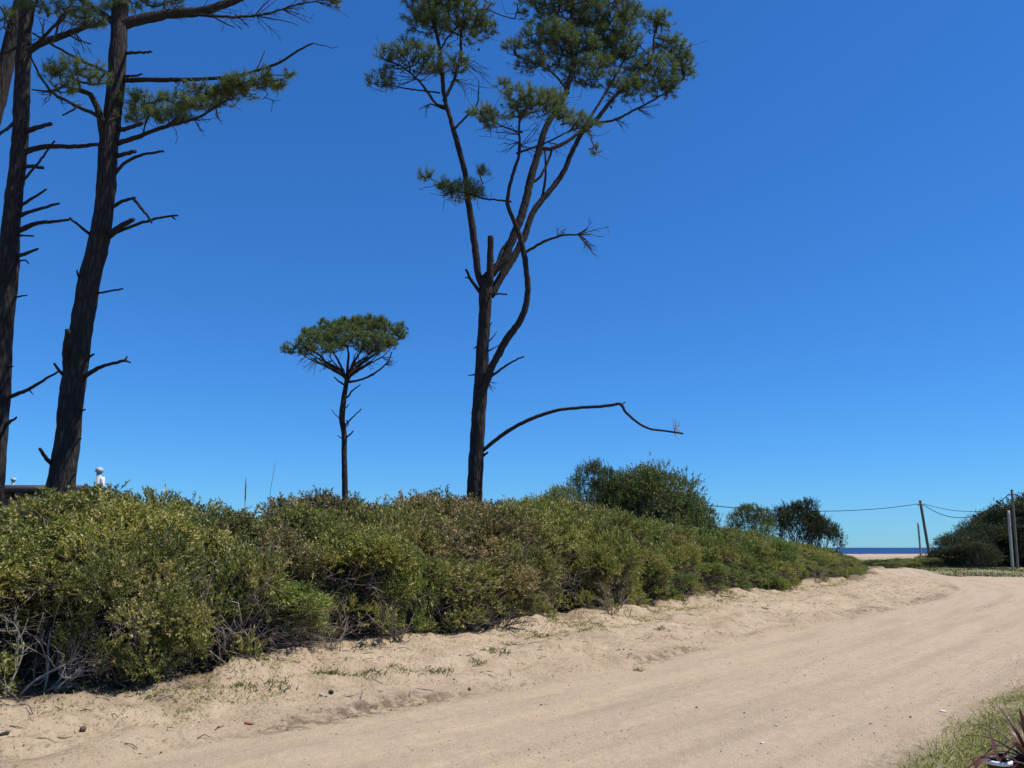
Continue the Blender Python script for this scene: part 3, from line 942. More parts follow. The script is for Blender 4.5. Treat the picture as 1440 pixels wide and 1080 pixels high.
for st_, dr2, n2, ln2 in [((587, 111), (-.8, .25), 7, 45), ((562, 92), (-.9, .35), 6, 35), ((639, 111), (.8, .3), 6, 45), ((647, 80), (.9, .5), 7, 50), ((730, 190), (-.8, -.2), 6, 42), ((731, 200), (-.8, .45), 6, 40), ((731, 205), (.8, .1), 6, 45), ((770, 200), (.8, .25), 5, 40), ((822, 178), (.7, .5), 5, 28), ((896, 153), (.8, .35), 6, 35), ((865, 168), (.7, .4), 5, 30), ((755, 90), (-.7, .4), 5, 30), ((604, 147), (-.6, .6), 4, 20), ((640, 268), (-.6, .5), 6, 28)]:
    p.spray(st_, dr2, n2, ln2, 1.3, -.5)
p.skel = [np.vstack(p.skel)]
keep = np.vstack(p.skel); q = np.array([px_of(*k) for k in keep])
p.skel = [keep[(q[:, 1] < 300)]]
p.clumps([(628, 5, 66, 28, -.6), (640, 32, 55, 20, -.2), (598, 30, 34, 20, -.9), (672, 42, 28, 14, 0), (590, 82, 36, 16, -1.2), (548, 76, 26, 10, -1.4), (575, 62, 16, 9, -.9), (532, 114, 20, 9, -1.3), (545, 100, 20, 7, -1.0), (640, 92, 26, 12, -.5), (610, 98, 24, 9, -.8), (622, -30, 60, 25, -.5),
          (790, 10, 62, 38, .6), (770, 55, 44, 22, 0), (722, 64, 16, 10, -.5), (748, 88, 26, 12, -.2), (800, 75, 50, 30, .9), (845, 40, 46, 40, 1.2), (872, 75, 44, 34, 1.5), (830, 105, 44, 20, .8), (885, 22, 24, 20, 1.4), (927, 32, 22, 18, 1.8), (945, 68, 28, 20, 2.0), (958, 96, 22, 24, 2.1), (915, 105, 40, 26, 1.7), (880, 125, 36, 16, 1.3), (935, 125, 24, 14, 1.8), (800, -35, 80, 30, .6), (865, -10, 30, 20, 1.0),
          (705, 117, 12, 7, -1.1), (740, 135, 34, 15, -1.3), (688, 163, 30, 12, -1.5), (764, 150, 36, 16, -1.2), (822, 174, 26, 12, -1.5), (726, 158, 26, 9, -1.1), (795, 162, 24, 10, -1.3), (780, 135, 22, 10, -.9), (690, 175, 14, 8, -1.5),
          (649, 268, 30, 14, -.9), (600, 247, 13, 8, -1.0), (680, 243, 10, 9, -.8), (628, 262, 14, 12, -1.0), (668, 272, 14, 9, -.8), (838, 212, 5, 8, -.4)],
         dens=1.9, cones=90, n=62, grow=1.07)

# --- the small umbrella pine behind it
p = Pine('pine_tree', 'small umbrella pine with a flat rounded crown on a thin bare trunk', 33.0, (485, 688), 32, twig_r=.007)
p.trunk([(485, 690, 8.4), (484.5, 660, 7.8), (484, 637, 7.5), (484, 611, 7.5), (481, 588, 7.9), (483, 565, 7.2), (486, 545, 6.6), (488, 531, 6.2)], .15, 1.2)
p.limb([(488, 534), (480, 526), (471, 519), (458, 510), (450, 500), (430, 490), (412, 487)], 5, 1.8, -1.5)
p.limb([(488, 531), (489, 515), (490, 497), (487, 480)], 5, 2, -.8)
p.limb([(489, 533), (495, 524), (502, 517), (511, 509), (520, 503), (540, 490), (555, 478)], 5.5, 1.8, 1.0)
p.limb([(490, 528), (498, 510), (508, 492), (515, 476)], 4, 1.8, 1.6)
p.limb([(486, 530), (476, 508), (465, 490), (455, 475)], 4, 1.6, 1.8)
p.limb([(489, 525), (500, 512), (520, 498), (535, 480)], 4, 1.6, -2.2)
p.limb([(484, 527), (470, 515), (440, 500), (425, 488)], 3.5, 1.5, -2.0)
for (ex, ey, dy_) in [(432, 498, 1.2), (446, 503, -2.4), (463, 500, 2.2), (500, 497, -2.6), (512, 500, 2.4), (532, 498, -1.2), (548, 492, 1.6), (420, 494, -.4)]:
    p.limb([(488 + (ex - 488) * .08, 529), (488 + (ex - 488) * .45, 529 + (ey - 529) * .4), (488 + (ex - 488) * .8, 529 + (ey - 529) * .72), (ex, ey)], 3.2, 1.3, dy_)
for st_, dr2, n2, ln2 in [((446, 503), (-.8, .3), 5, 24), ((432, 498), (-.9, .2), 5, 22), ((512, 505), (.7, .3), 5, 22), ((535, 500), (.9, .2), 5, 20), ((466, 508), (-.5, .2), 5, 20)]:
    p.spray(st_, dr2, n2, ln2, 1.1, -.6)
p.limb([(491, 537), (502, 535), (515, 531), (535, 519), (546, 507), (551, 495)], 3.6, 1.4, -.6, skel=False)
p.limb([(516, 531), (526, 527)], 2.5, 1.5, -.1, -.2, skel=False)
p.limb([(490, 557), (496, 549), (507, 541)], 2.6, 1.4, -.5, skel=False)
p.limb([(486, 597), (493, 590), (501, 582), (508, 575)], 2.4, 1.3, -.4, skel=False)
p.limb([(488, 592), (490, 596), (487, 600)], 2.2, 1.5, -.3, skel=False, back=.03)
p.limb([(487, 615), (492, 611), (497, 606)], 2.6, 1.8, -.3, skel=False)
p.limb([(482, 540), (476, 536), (470, 530)], 2.6, 1.5, .3, skel=False)
p.limb([(477, 588), (471, 582), (466, 576)], 1.4, .8, -.2, skel=False)
p.limb([(480, 616), (474, 612)], 1.4, .8, -.2, skel=False)
p.limb([(488, 572), (491, 568)], 1.6, 1, -.2, skel=False)
p.spray((541, 513), (1, .1), 5, 16, 1.0, -.5)
p.spray((463, 514), (-.8, .5), 4, 18, 1.0, -.6)
p.clumps([(405, 493, 11, 7, -1.6), (421, 483, 17, 11, -1.5), (445, 478, 26, 14, -1.2), (460, 463, 22, 10, .6), (440, 470, 18, 10, .8), (478, 462, 26, 12, 1.2), (491, 472, 32, 16, -.8), (513, 462, 32, 14, 0), (505, 478, 30, 14, -1.5), (540, 464, 28, 14, .6), (560, 472, 15, 14, .8), (530, 480, 26, 14, -1.4), (525, 493, 20, 7, -1.6), (460, 490, 26, 8, -1.6), (430, 495, 16, 6, -1.6), (545, 486, 16, 8, .6), (490, 460, 30, 10, 1.8), (520, 456, 24, 8, 1.4), (475, 480, 30, 12, 1.6), (455, 454, 9, 6, 0), (503, 449, 9, 6, .5), (536, 450, 8, 6, -.4), (430, 467, 8, 6, -.6), (566, 460, 7, 8, .3), (482, 452, 7, 5, 1), (520, 447, 6, 5, -1), (398, 488, 6, 5, -1.5), (474, 487, 16, 10, -.8), (515, 489, 18, 10, .6), (548, 483, 14, 9, -.8), (436, 489, 14, 8, .8), (497, 455, 24, 9, -.3), (528, 452, 16, 8, .2)],
         dens=1.0, L=.17, n=56, W=.013, grow=1.0)

# --- the big leaning pine before the house
p = Pine('pine_tree', 'thick dark pine trunk studded with broken stubs, standing before the low house', 15.0, (85, 691), 33)
p.trunk([(84, 700, 36), (86, 685, 35), (95, 619, 33), (102, 547, 31), (108, 503, 30), (117, 445, 29), (126, 395, 28), (138, 345, 26.5), (147, 283, 25.5), (152, 217, 26), (158, 167, 25), (163, 117, 24), (167, 67, 23), (168, 30, 21), (171, -10, 20), (173, -80, 17), (174, -160, 13), (176, -260, 8), (178, -330, 4)], .2, 1.3)
p.limb([(155, 330), (165, 322), (176, 315), (187, 309)], 9, 6, -.9, n=9)
p.limb([(160, 328), (180, 320), (200, 313), (225, 306), (250, 303)], 5, 2.6, -.5)
p.limb([(241, 304), (247, 309)], 2.5, 1.6, 0, -.5, skel=False, back=.02)
p.limb([(158, 291), (172, 283), (190, 278)], 5.5, 3.5, -.7)
p.limb([(187, 279), (198, 291), (206, 302), (213, 313)], 4, 3, -.1, -.7, back=.02)
p.limb([(165, 241), (174, 231), (187, 223), (208, 216), (230, 213)], 4.5, 3, -.4)
p.limb([(166, 219), (178, 216), (190, 213)], 6.5, 5, -.6)
p.limb([(167, 201), (184, 196), (200, 190), (233, 178), (273, 168), (292, 158), (307, 147), (330, 138)], 7, 2, -.9, n=9)
p.limb([(233, 178), (255, 160), (275, 140), (300, 128)], 3, 1.4, .3, -.4)
p.limb([(200, 190), (205, 170), (200, 150)], 2.6, 1.3, .4, -.2)
p.limb([(169, 183), (184, 179), (200, 173)], 7, 5, -.8)
p.limb([(175, 113), (205, 112), (240, 112), (285, 111), (333, 107), (365, 98), (393, 88), (418, 72), (440, 61)], 7, 2.6, -1.0, n=9, jit=.003)
p.limb([(395, 87), (393, 82)], 2, 1, 0, -.85, skel=False, back=.02)
p.limb([(360, 100), (366, 86), (373, 70)], 2.2, 1, .1, -.75, skel=False, back=.02)
p.limb([(440, 61), (455, 64), (468, 68), (476, 65)], 1.4, .8, -.1, -1.0, skel=False, back=.02)
p.limb([(178, 75), (196, 74), (213, 73)], 4.5, 3, -.7)
p.limb([(176, 107), (190, 106), (200, 104)], 4, 2.5, -.6)
p.limb([(174, 34), (205, 26), (233, 20), (260, 18), (283, 16), (310, 8), (333, -1), (370, -16), (420, -40)], 15, 7, 1.0, n=10)
p.limb([(262, 19), (285, 21), (320, 24), (360, 22), (390, 15), (417, 7), (450, 0)], 4.5, 1.8, .4, .45)
p.limb([(300, 24), (318, 33), (330, 39)], 2.4, 1.2, -.1, .5)
p.limb([(335, 24), (345, 33), (350, 39)], 2, 1, 0, .55)
p.limb([(360, 22), (385, 27), (405, 30), (420, 36)], 2, .9, 0, .6)
p.limb([(360, 20), (370, 8), (385, -6)], 2, 1, .1, .6)
p.limb([(160, 31), (147, 22), (133, 13), (110, -2), (80, -20)], 9, 5, -.8, n=9)
p.limb([(155, 105), (136, 95), (117, 87), (95, 75), (73, 63), (58, 54), (45, 46)], 5, 2.4, -.9)
p.limb([(147, 200), (144, 182), (140, 160), (134, 145), (127, 133), (112, 127), (98, 128)], 13, 6, -.6, n=10)
p.limb([(143, 168), (128, 158), (110, 150), (90, 140), (73, 130), (56, 106), (43, 80)], 5.5, 2.4, -.4)
p.limb([(110, 128), (92, 122), (70, 128), (45, 126)], 4, 2, -.7, -.6)
p.limb([(108, 150), (98, 157), (88, 162)], 3, 2, -.2, -.3, skel=False)
p.limb([(75, 655), (66, 645), (56, 631)], 6.5, 4, -.7)
p.limb([(94, 522), (92, 510), (92, 490), (95, 464)], 9, 7, -.6, n=10)
p.limb([(90, 528), (82, 520), (76, 511)], 5.5, 3, -.3)
p.limb([(120, 529), (133, 520), (148, 514), (163, 510), (177, 507)], 6.5, 4, -.5)
p.limb([(176, 507), (179, 501)], 3.5, 2.2, 0, -.5, skel=False, back=.02)
p.limb([(176, 507), (184, 510)], 3.5, 2, 0, -.5, skel=False, back=.02)
p.limb([(121, 506), (127, 501), (132, 498)], 4, 2.6, -.3)
p.limb([(139, 412), (155, 409), (173, 406)], 3.2, 2.2, -.4)
p.limb([(114, 397), (110, 388), (108, 380)], 3.5, 2.2, -.3)
p.limb([(129, 331), (112, 318), (98, 306)], 4.5, 2.6, -.6)
p.limb([(114, 578), (120, 576)], 3, 2, -.3)
p.limb([(110, 618), (114, 616)], 2.6, 1.6, -.3)
p.limb([(102, 669), (107, 666)], 2.4, 1.5, -.3)
for st_, dr2, n2, ln2 in [((235, 20), (.9, -.6), 5, 45), ((283, 16), (.9, -.5), 5, 40), ((320, 24), (1, .2), 6, 40), ((360, 22), (1, .05), 7, 45), ((400, 12), (1, -.1), 8, 50), ((440, 3), (1, .3), 6, 35), ((150, 25), (-.8, -.5), 6, 45), ((117, 87), (-.7, -.6), 4, 30), ((73, 130), (-.6, .3), 5, 30), ((273, 168), (.7, .5), 6, 30), ((300, 152), (.8, .3), 6, 30), ((240, 112), (.8, .4), 4, 25), ((365, 98), (.8, -.5), 4, 22)]:
    p.spray(st_, dr2, n2, ln2, 1.5, -.3)
p.limb([(170, -60), (120, -110), (60, -140)], 8, 3, -1.2)
p.limb([(174, -90), (230, -130), (300, -160)], 8, 3, .8)
p.limb([(175, -150), (140, -200), (110, -240)], 6, 2.5, 1.5)
p.limb([(176, -180), (220, -230), (260, -270)], 6, 2.5, -1.5)
keep = np.vstack(p.skel); q = np.array([px_of(*k) for k in keep])
p.skel = [keep[(q[:, 1] < 215)]]
p.clumps([(108, 100, 40, 11, -.9), (75, 100, 22, 9, -1.1), (128, 112, 22, 8, -.6), (92, 122, 20, 6, -1.0),
          (196, 146, 30, 15, .2), (185, 165, 18, 10, 0), (258, 146, 34, 12, -.3), (300, 142, 28, 11, -.2), (335, 126, 30, 11, -.4), (375, 118, 20, 8, -.5), (240, 165, 24, 10, -.3), (325, 118, 20, 9, -.5), (215, 160, 18, 9, -.2), (225, 138, 14, 7, 0), (283, 127, 22, 11, -.5), (310, 130, 18, 10, -.4), (345, 118, 26, 10, -.6), (375, 112, 22, 9, -.7), (392, 120, 10, 6, -.7), (407, 106, 6, 5, -.8), (275, 148, 22, 10, -.6), (250, 162, 22, 7, -.5),
          (205, 4, 30, 7, .3), (240, -4, 30, 8, .6), (160, 6, 26, 7, -.2), (125, 28, 22, 8, -.8), (470, 2, 14, 8, .8), (440, -14, 24, 10, 1.0), (110, 8, 30, 8, -.9),
          (60, -150, 80, 35, -1.2), (290, -170, 90, 40, .8), (110, -250, 80, 40, 1.4), (260, -280, 80, 40, -1.2), (178, -330, 70, 40, 0), (180, -210, 90, 40, 0), (350, -40, 50, 18, 1.0)],
         dens=1.9, cones=40, grow=1.1)

# --- two pines at the very left
p = Pine('pine_tree', 'slender pine with many dead side stubs, leaning beside the thicker dark pine', 16.5, (-14, 700), 34)
p.trunk([(-12, 700, 29), (-10, 680, 28), (-5, 619, 27), (-1, 560, 27), (3, 480, 26), (9, 417, 26), (13, 366, 24), (17, 300, 22), (27, 213, 20), (30, 160, 19.5), (32, 100, 18.5), (35, 43, 17), (36, 0, 15), (40, -60, 13), (46, -150, 10), (50, -240, 6)], .2, 1.3)
p.limb([(37, 184), (54, 179), (72, 174)], 7.5, 5, -.7)
p.limb([(36, 213), (52, 208), (73, 206), (105, 206), (138, 203)], 7.5, 5, -.3, n=9)
p.limb([(34, 234), (48, 234), (60, 236)], 6, 4.5, -.5)
p.limb([(32, 254), (43, 242), (53, 230), (65, 214), (77, 198)], 4, 2.4, -.7)
p.limb([(29, 290), (47, 278), (65, 266)], 4.5, 2.6, -.4)
p.limb([(28, 303), (45, 297), (65, 291), (83, 286)], 6, 3.2, -.6)
p.limb([(27, 324), (42, 317), (57, 313), (78, 311), (97, 309)], 7.5, 3.4, -.8)
p.limb([(27, 331), (47, 332)], 3, 2.2, -.4)
p.limb([(24, 360), (38, 356), (53, 350)], 6.5, 3.4, -.5)
p.limb([(25, 367), (36, 366), (40, 371)], 3, 1.6, -.5)
p.limb([(21, 418), (38, 415)], 3, 1.8, -.5)
p.limb([(12, 457), (17, 456)], 2.4, 1.4, -.3)
p.limb([(12, 516), (19, 515)], 3, 1.4, -.3)
p.limb([(11, 533), (16, 531)], 2.4, 1.2, -.3)
p.limb([(10, 560), (24, 554), (40, 548), (58, 537), (81, 523)], 6, 3, -.9)
p.limb([(40, 548), (47, 555)], 2, 1, -.1, -.4, skel=False, back=.02)
p.limb([(8, 597), (14, 593), (23, 587)], 5, 2.6, -.5)
p.limb([(42, 70), (60, 60), (83, 52), (103, 44), (123, 37), (150, 32)], 10, 6, .5, n=9)
p.limb([(42, 70), (62, 52), (80, 32), (92, 18), (115, 10)], 5, 2.2, -.6)
p.limb([(30, 62), (14, 72), (-10, 78)], 4, 2.2, -.5)
p.limb([(21, 172), (10, 181), (-10, 195)], 5, 3, -.5)
p.limb([(40, 50), (44, 30), (48, 10), (60, -20)], 5, 3, -.5)
p.limb([(95, 48), (110, 56), (128, 62)], 3, 1.6, 0, .3)
for st_, dr2, n2, ln2 in [((83, 52), (.7, -.6), 6, 45), ((103, 44), (.8, .4), 5, 35), ((123, 37), (.8, -.5), 6, 40), ((62, 52), (-.2, -1), 5, 40), ((92, 18), (.8, -.3), 6, 45), ((48, 10), (.7, -.6), 5, 40)]:
    p.spray(st_, dr2, n2, ln2, 1.5, 0)
p.limb([(40, -60), (-10, -100), (-60, -120)], 7, 3, .8)
p.limb([(44, -120), (90, -160), (120, -190)], 7, 3, -.8)
keep = np.vstack(p.skel); q = np.array([px_of(*k) for k in keep])
p.skel = [keep[(q[:, 1] < 80)]]
p.clumps([(70, 14, 30, 8, -.5), (100, 24, 24, 7, .2), (45, 8, 20, 8, -.5), (130, 30, 16, 6, .4), (-60, -130, 70, 35, .8), (120, -200, 70, 35, -.8), (50, -260, 80, 40, 0), (45, -150, 70, 35, 0.2), (60, -60, 50, 16, -.4)],
         dens=1.0, cones=20)
p = Pine('pine_tree', 'pine trunk slanting steeply out of the picture edge behind the slender pine', 18.0, (-120, 700), 35)
p.trunk([(-118, 700, 27), (-100, 600, 26), (-70, 430, 24), (-35, 270, 21), (-8, 160, 20), (4, 110, 19), (10, 83, 18.5), (23, 27, 17), (31, -10, 15), (40, -80, 12), (44, -180, 7)], .2, 1.3)
p.limb([(3, 84), (-10, 70), (-40, 60)], 5, 3, -.4)
p.limb([(31, -10), (0, -60), (-40, -90)], 6, 3, .8)
p.limb([(22, 50), (10, 30), (2, 12), (-10, 0)], 4, 2, -.5)
keep = np.vstack(p.skel); q = np.array([px_of(*k) for k in keep])
p.skel = [keep[(q[:, 1] < 60)]]
p.clumps([(7, 22, 14, 14, -.6), (-30, 55, 22, 10, -.4), (-40, -100, 60, 30, .8), (44, -190, 70, 40, 0), (10, -60, 50, 20, .2)], dens=1.0)

# ------------------------------------------------------------------ darker bushes and trees behind the thicket
big = [Shrub(140 + i, 4.5, 2.6, 36, 95, holes=-.5, L=.11, W=.036, count=10, slen=.22, bare=0, stems=5, skirt=.5, lobe=.3) for i in range(2)]
wispy2 = Shrub(146, 4.5, 2.2, 26, 100, holes=-.33, L=.12, W=.04, count=10, slen=.28, bare=20, stems=4, skirt=.25, lobe=.3)
wispy = Shrub(145, 4.5, 1.6, 18, 130, holes=-.45, L=.11, W=.034, count=9, slen=.26, bare=20, stems=3, skirt=.3, lobe=.33)


def bush_at(pr, name, px, top, Y, w, mat, label, cat, group=None, rz=0.0):
    b = P(px, top, Y); z0 = ground_z(b[0], Y)
    return pr.place(name, b[0], Y, (b[2] - z0) * .97, w, mat, label, cat, group, rz)


bush_at(big[0], 'bush', 918, 647, 30, 1.85, 'dark', 'large round dark green bush rising above the thicket', 'bush', rz=.4)
bush_at(big[1], 'bush', 888, 656, 31.5, 1.7, 'dark', 'dark green bush merging with the large round one, on the forked pine side', 'bush', rz=2.0)
bush_at(big[1], 'bush', 960, 690, 31, 1.35, 'dark', 'lower dark green bush sloping off the large round one towards the road', 'bush', rz=4.0)
bush_at(wispy, 'bush', 838, 640, 30, .95, 'dark', 'tall wispy dark bush with loose upright sprays beside the large round one', 'bush', rz=1.0)
bush_at(wispy, 'bush', 786, 676, 26, .9, 'greygreen', 'grey-green upright bush between the forked pine and the dark bushes', 'bush', rz=2.5)
bush_at(wispy, 'small_tree', 1056, 704, 41, 1.15, 'dark', 'thin dark small tree with bare twigs behind the end of the thicket', 'tree', rz=.3)
bush_at(wispy2, 'small_tree', 1124, 697, 42, 1.5, 'far', 'dark rounded small tree standing before the sea horizon', 'tree', rz=1.3)
bush_at(wispy2, 'small_tree', 1148, 720, 42.5, 1.15, 'far', 'lower dark small tree leaning seaward beside the rounded one', 'tree', rz=3.3)
GR = 'dark bushes massed behind the tall post'
for k, (px, top, Y_, w, rz) in enumerate([(1337, 768, 59, 1.5, 0), (1352, 745, 60, 2.1, 1), (1376, 734, 61, 2.3, 2), (1397, 716, 63, 2.6, 3), (1420, 706, 63, 2.8, 4), (1446, 694, 62, 3.2, 5), (1490, 680, 62, 3.6, 6), (1545, 684, 62, 3.6, 1.6), (1368, 760, 57.8, 1.6, .5), (1440, 725, 60.5, 2.2, 2.6)]):
    bush_at(big[k % 2], 'coastal_bush', px, top, Y_, w, 'far', 'dark coastal bush in the mass behind the weathered posts', 'bush', GR, rz)
# low scrub on the dunes at the end of the road
GR = 'low scrub on the dunes'
for k, (px, py, h, w, mt) in enumerate([(1238, 800, .55, 1.1, 'dark'), (1250, 801, .45, .9, 'green'), (1262, 799, .5, 1.0, 'olive'), (1275, 800, .45, .9, 'yellow'), (1286, 799, .5, .9, 'olive'), (1300, 799, .6, 1.0, 'yellow'), (1312, 799, .8, 1.1, 'brownish'), (1322, 800, .7, 1.0, 'olive'), (1215, 797, .5, 1.2, 'dark'), (1268, 794, .7, 1.4, 'yellow'), (1290, 793, .7, 1.4, 'olive'), (1310, 792, .9, 1.4, 'yellow')]):
    q = G(px, py, .15)
    low_protos[k % 2].place('dune_scrub', q[0], min(q[1], 80), h, w, mt, 'low scrubby plant on the dunes between track and sea', 'shrub', GR, k * 1.1)

# ------------------------------------------------------------------ posts, poles and wires
M['wood'] = bark_mat('weathered_pole', (.1, .085, .07), (.26, .225, .19), 1.2, .3, .05)
M['palewood'] = bark_mat('pale_post', (.3, .27, .235), (.48, .44, .39), 1.2, .25, .05)
M['wire'] = plain_mat('black_cable', (.03, .03, .032), .5, .1)
M['ceramic'] = plain_mat('insulator', (.5, .5, .48), .3, .1)


def pole(name, top, base, Y_, w_top, w_base, mat, label, cat, fittings=True, group=None):
    a = P(top[0], top[1], Y_); b = P(base[0], base[1], Y_)
    z0 = ground_z(b[0], Y_)
    k = mpp(base[0], base[1], Y_)
    e = empty(name, (b[0], Y_, z0), label, cat, group)
    org = np.array([b[0], Y_, z0])
    low = b + (b - a) / (a[2] - b[2]) * (b[2] - z0 + .3)
    path = np.linspace(low, a, 16) - org
    mb = MB(); mb.tube(path, np.linspace(w_base, w_top, 16) * k * .5, 12, rough=.06)
    obj('shaft', mb.mesh('shaft', M[mat], True), e)
    if fittings:
        t = a - org
        mb = MB(); mb.tube([t + [0, 0, .01], t + [0, 0, .07]], [w_top * k * .56] * 2, 12)
        obj('cap', mb.mesh('cap', M['wood'], True), e)
        for s in (-1, 1):
            mb = MB(); q = t + [s * (.13 + w_top * k * .4), 0, -.28]
            mb.tube([t + [0, 0, -.28], q], [.03, .02], 6)
            hk = obj('bracket', mb.mesh('bracket', M['wire'], True), e)
            mb = MB(); mb.tube([q + [0, 0, -.09], q + [0, 0, -.04], q + [0, 0, 0], q + [0, 0, .06]], [.035, .06, .04, .05], 8)
            obj('insulator', mb.mesh('insulator', M['ceramic'], True), hk)
    return a


A = pole('utility_pole', (1294, 705), (1308, 786), 68, 3.6, 4.2, 'wood', 'brown wooden utility pole leaning before the sea, wires on both sides', 'pole')
B = pole('utility_pole', (1423, 690), (1431, 797), 57, 3.4, 3.6, 'wood', 'thin utility pole close by the pale post, dark bushes behind', 'pole')
pole('post', (1291, 735), (1296, 795), 67, 2.6, 2.8, 'palewood', 'short pale post beside the leaning utility pole', 'post', False)
pole('post', (1418, 718), (1424, 798), 56, 3.6, 4.0, 'palewood', 'stout pale post before the dark coastal bushes', 'post', False)
C_ = pole('utility_pole', (948, 700), (946, 760), 46, 3.6, 4.2, 'wood', 'utility pole mostly hidden behind the large dark bush', 'pole')


def wire(name, a, b, sag, label, r=.028):
    t = np.linspace(0, 1, 40)[:, None]
    pts = a * (1 - t) + b * t; pts[:, 2] -= (4 * sag * t * (1 - t))[:, 0]
    mb = MB(); mb.tube(pts, r, 6)
    o = bpy.data.objects.new(name, mb.mesh(name, M['wire'], True)); link(o)
    return tag(o, label, 'wire')


wa = A + [0, 0, -.22]
wire('power_cable', wa + [-.25, 0, 0], C_ + [.3, 0, -.25], .55, 'black cable running from the leaning pole to the dark bush')
wire('power_cable', wa + [.25, 0, -.06], B + [-.22, 0, -.22], 1.35, 'deeply sagging black cable between the two utility poles')
wire('power_cable', wa + [.25, 0, .02], P(1402, 717, 66), .35, 'nearly straight cable from the leaning pole into the dark bushes', .024)
wire('power_cable', B + [.22, 0, -.22], P(1500, 716, 50), .3, 'short cable leaving the thin pole away from the sea')

# ------------------------------------------------------------------ the house at the left
M['roofdark'] = plain_mat('dark_roof_sheet', (.035, .036, .042), .6, .2, 6)
M['wallgrey'] = plain_mat('grey_plaster', (.22, .19, .19), .85, .15, 5)
M['beam'] = plain_mat('grey_beam', (.1, .098, .1), .8, .25, 10)
M['steel'] = plain_mat('galvanised_flue', (.4, .44, .43), .65, .2, 10, spec=.3, metal=0.0)
M['white'] = plain_mat('white_paint', (.78, .77, .74), .6, .06, 8)
HY = 27.0
re = P(122, 683, HY); lz = re[2]
x1 = re[0]; x0 = x1 - 9.5
hz = ground_z((x0 + x1) / 2, HY + 3)
h = empty('house', ((x0 + x1) / 2, HY, hz), 'low dark flat-roofed house with exposed eave beams behind the thick pine', 'house')
ho = np.array([(x0 + x1) / 2, HY, hz])


def hpart(name, c, hh, mat, parent=None):
    mb = MB(); mb.box(np.array(c) - ho, hh)
    return obj(name, mb.mesh(name, M[mat]), parent or h)


wt = lz - .42
hpart('wall', ((x0 + x1) / 2, HY + 1.35, (hz - .2 + wt) / 2), ((x1 - x0) / 2 - .5, .75, (wt - hz + .2) / 2), 'wallgrey')
rf = hpart('roof', ((x0 + x1) / 2, HY + 1.1, lz - .05), ((x1 - x0) / 2, 1.1, .05), 'roofdark')
hpart('fascia', ((x0 + x1) / 2, HY - .02, lz - .09), ((x1 - x0) / 2 + .02, .02, .11), 'roofdark', rf)
for k in range(14):
    xx = x1 - .35 - k * .66
    hpart('rafter', (xx, HY + 1.1, lz - .26), (.12, 1.0, .155), 'beam', rf)
q = P(17, 690, HY + 1.5)
mb = MB()
top = P(17, 672, HY + 1.5)
mb.tube(np.array([[q[0], HY + 1.5, lz - .05], [q[0], HY + 1.5, top[2] - .12]]) - ho, [.05, .05], 10)
vp = obj('vent_pipe', mb.mesh('vent_pipe', M['steel'], True), h)
mb = MB(); mb.tube(np.array([[q[0], HY + 1.5, top[2] - .12], [q[0], HY + 1.5, top[2] - .1], [q[0], HY + 1.5, top[2]]]) - ho, [.05, .09, .08], 10)
obj('cowl', mb.mesh('cowl', M['steel'], True), vp)
# lower wing that carries the flue
wx0, wx1 = x1 + .05, x1 + 2.2
wz = lz - 1.0
hpart('wing_wall', ((wx0 + wx1) / 2, HY + 3.6, (hz - .2 + wz) / 2), ((wx1 - wx0) / 2, 2.4, (wz - hz + .2) / 2), 'wallgrey')
hpart('wing_roof', ((wx0 + wx1) / 2, HY + 3.55, wz + .052), ((wx1 - wx0) / 2 + .03, 2.5, .05), 'roofdark')
fx = P(139, 670, HY + 2.0)[0]; ft = P(139, 657, HY + 2.0)[2]
mb = MB(); mb.tube(np.array([[fx, HY + 2, wz + .05], [fx, HY + 2, ft - .18]]) - ho, [.085, .085], 14)
fl = obj('flue', mb.mesh('flue', M['steel'], True), h)
mb = MB(); mb.tube(np.array([[fx, HY + 2, ft - .2], [fx, HY + 2, ft - .17], [fx, HY + 2, ft - .05], [fx, HY + 2, ft]]) - ho, [.09, .14, .13, .05], 14)
obj('cowl', mb.mesh('cowl', M['steel'], True), fl)
mb = MB(); fx2 = P(144.5, 680, HY + 1.9)[0]; f2 = P(144, 671, HY + 1.9)[2]
mb.tube(np.array([[fx2, HY + 1.85, wz + .05], [fx2, HY + 1.85, f2 - .1], [fx2, HY + 1.85, f2]]) - ho, [.085, .085, .06], 14)
obj('white_vent', mb.mesh('white_vent', M['white'], True), h)

# ------------------------------------------------------------------ dead branches at the foot of the thicket
def dead_shrub(name, x, y, seed, label, mains, rad=.016, lean=(0, 0), Lm=(.7, 1.2), mat='deadwood'):
    r = np.random.default_rng(seed); z = ground_z(x, y)
    e = empty(name, (x, y, z), label, 'branch')

    def grow(mb, p, d, L, rr, depth):
        n = 4; pts = [p]; cur = p.copy(); dd = d.copy()
        for i in range(n):
            dd = unit(dd + r.normal(0, .13, 3) + np.array([0, 0, .05])); cur = cur + dd * L / n
            if cur[2] < .02: cur[2] = .02
            pts.append(cur.copy())
        rads = np.linspace(rr, rr * .55, n + 1)
        mb.tube(np.array(pts), rads, 6 if depth < 2 else 4, rough=.15, seed=seed)
        if depth < 3:
            for i in range(r.integers(2, 5)):
                k = r.integers(1, n + 1)
                nd_ = unit(dd + r.normal(0, .42, 3))
                grow(mb, pts[k], nd_, L * r.uniform(.4, .7), rads[k] * .7, depth + 1)
    for i in range(mains):
        a = r.uniform(0, 6.283)
        d = unit(np.array([math.cos(a) * .7 + lean[0], math.sin(a) * .45 + lean[1], r.uniform(.25, .8)]))
        mb = MB(); grow(mb, np.array([r.normal(0, .08), r.normal(0, .08), -.03]), d, r.uniform(*Lm), rad * r.uniform(.7, 1.2), 0)
        obj('branch', mb.mesh('branch', M[mat], True), e)
    return e


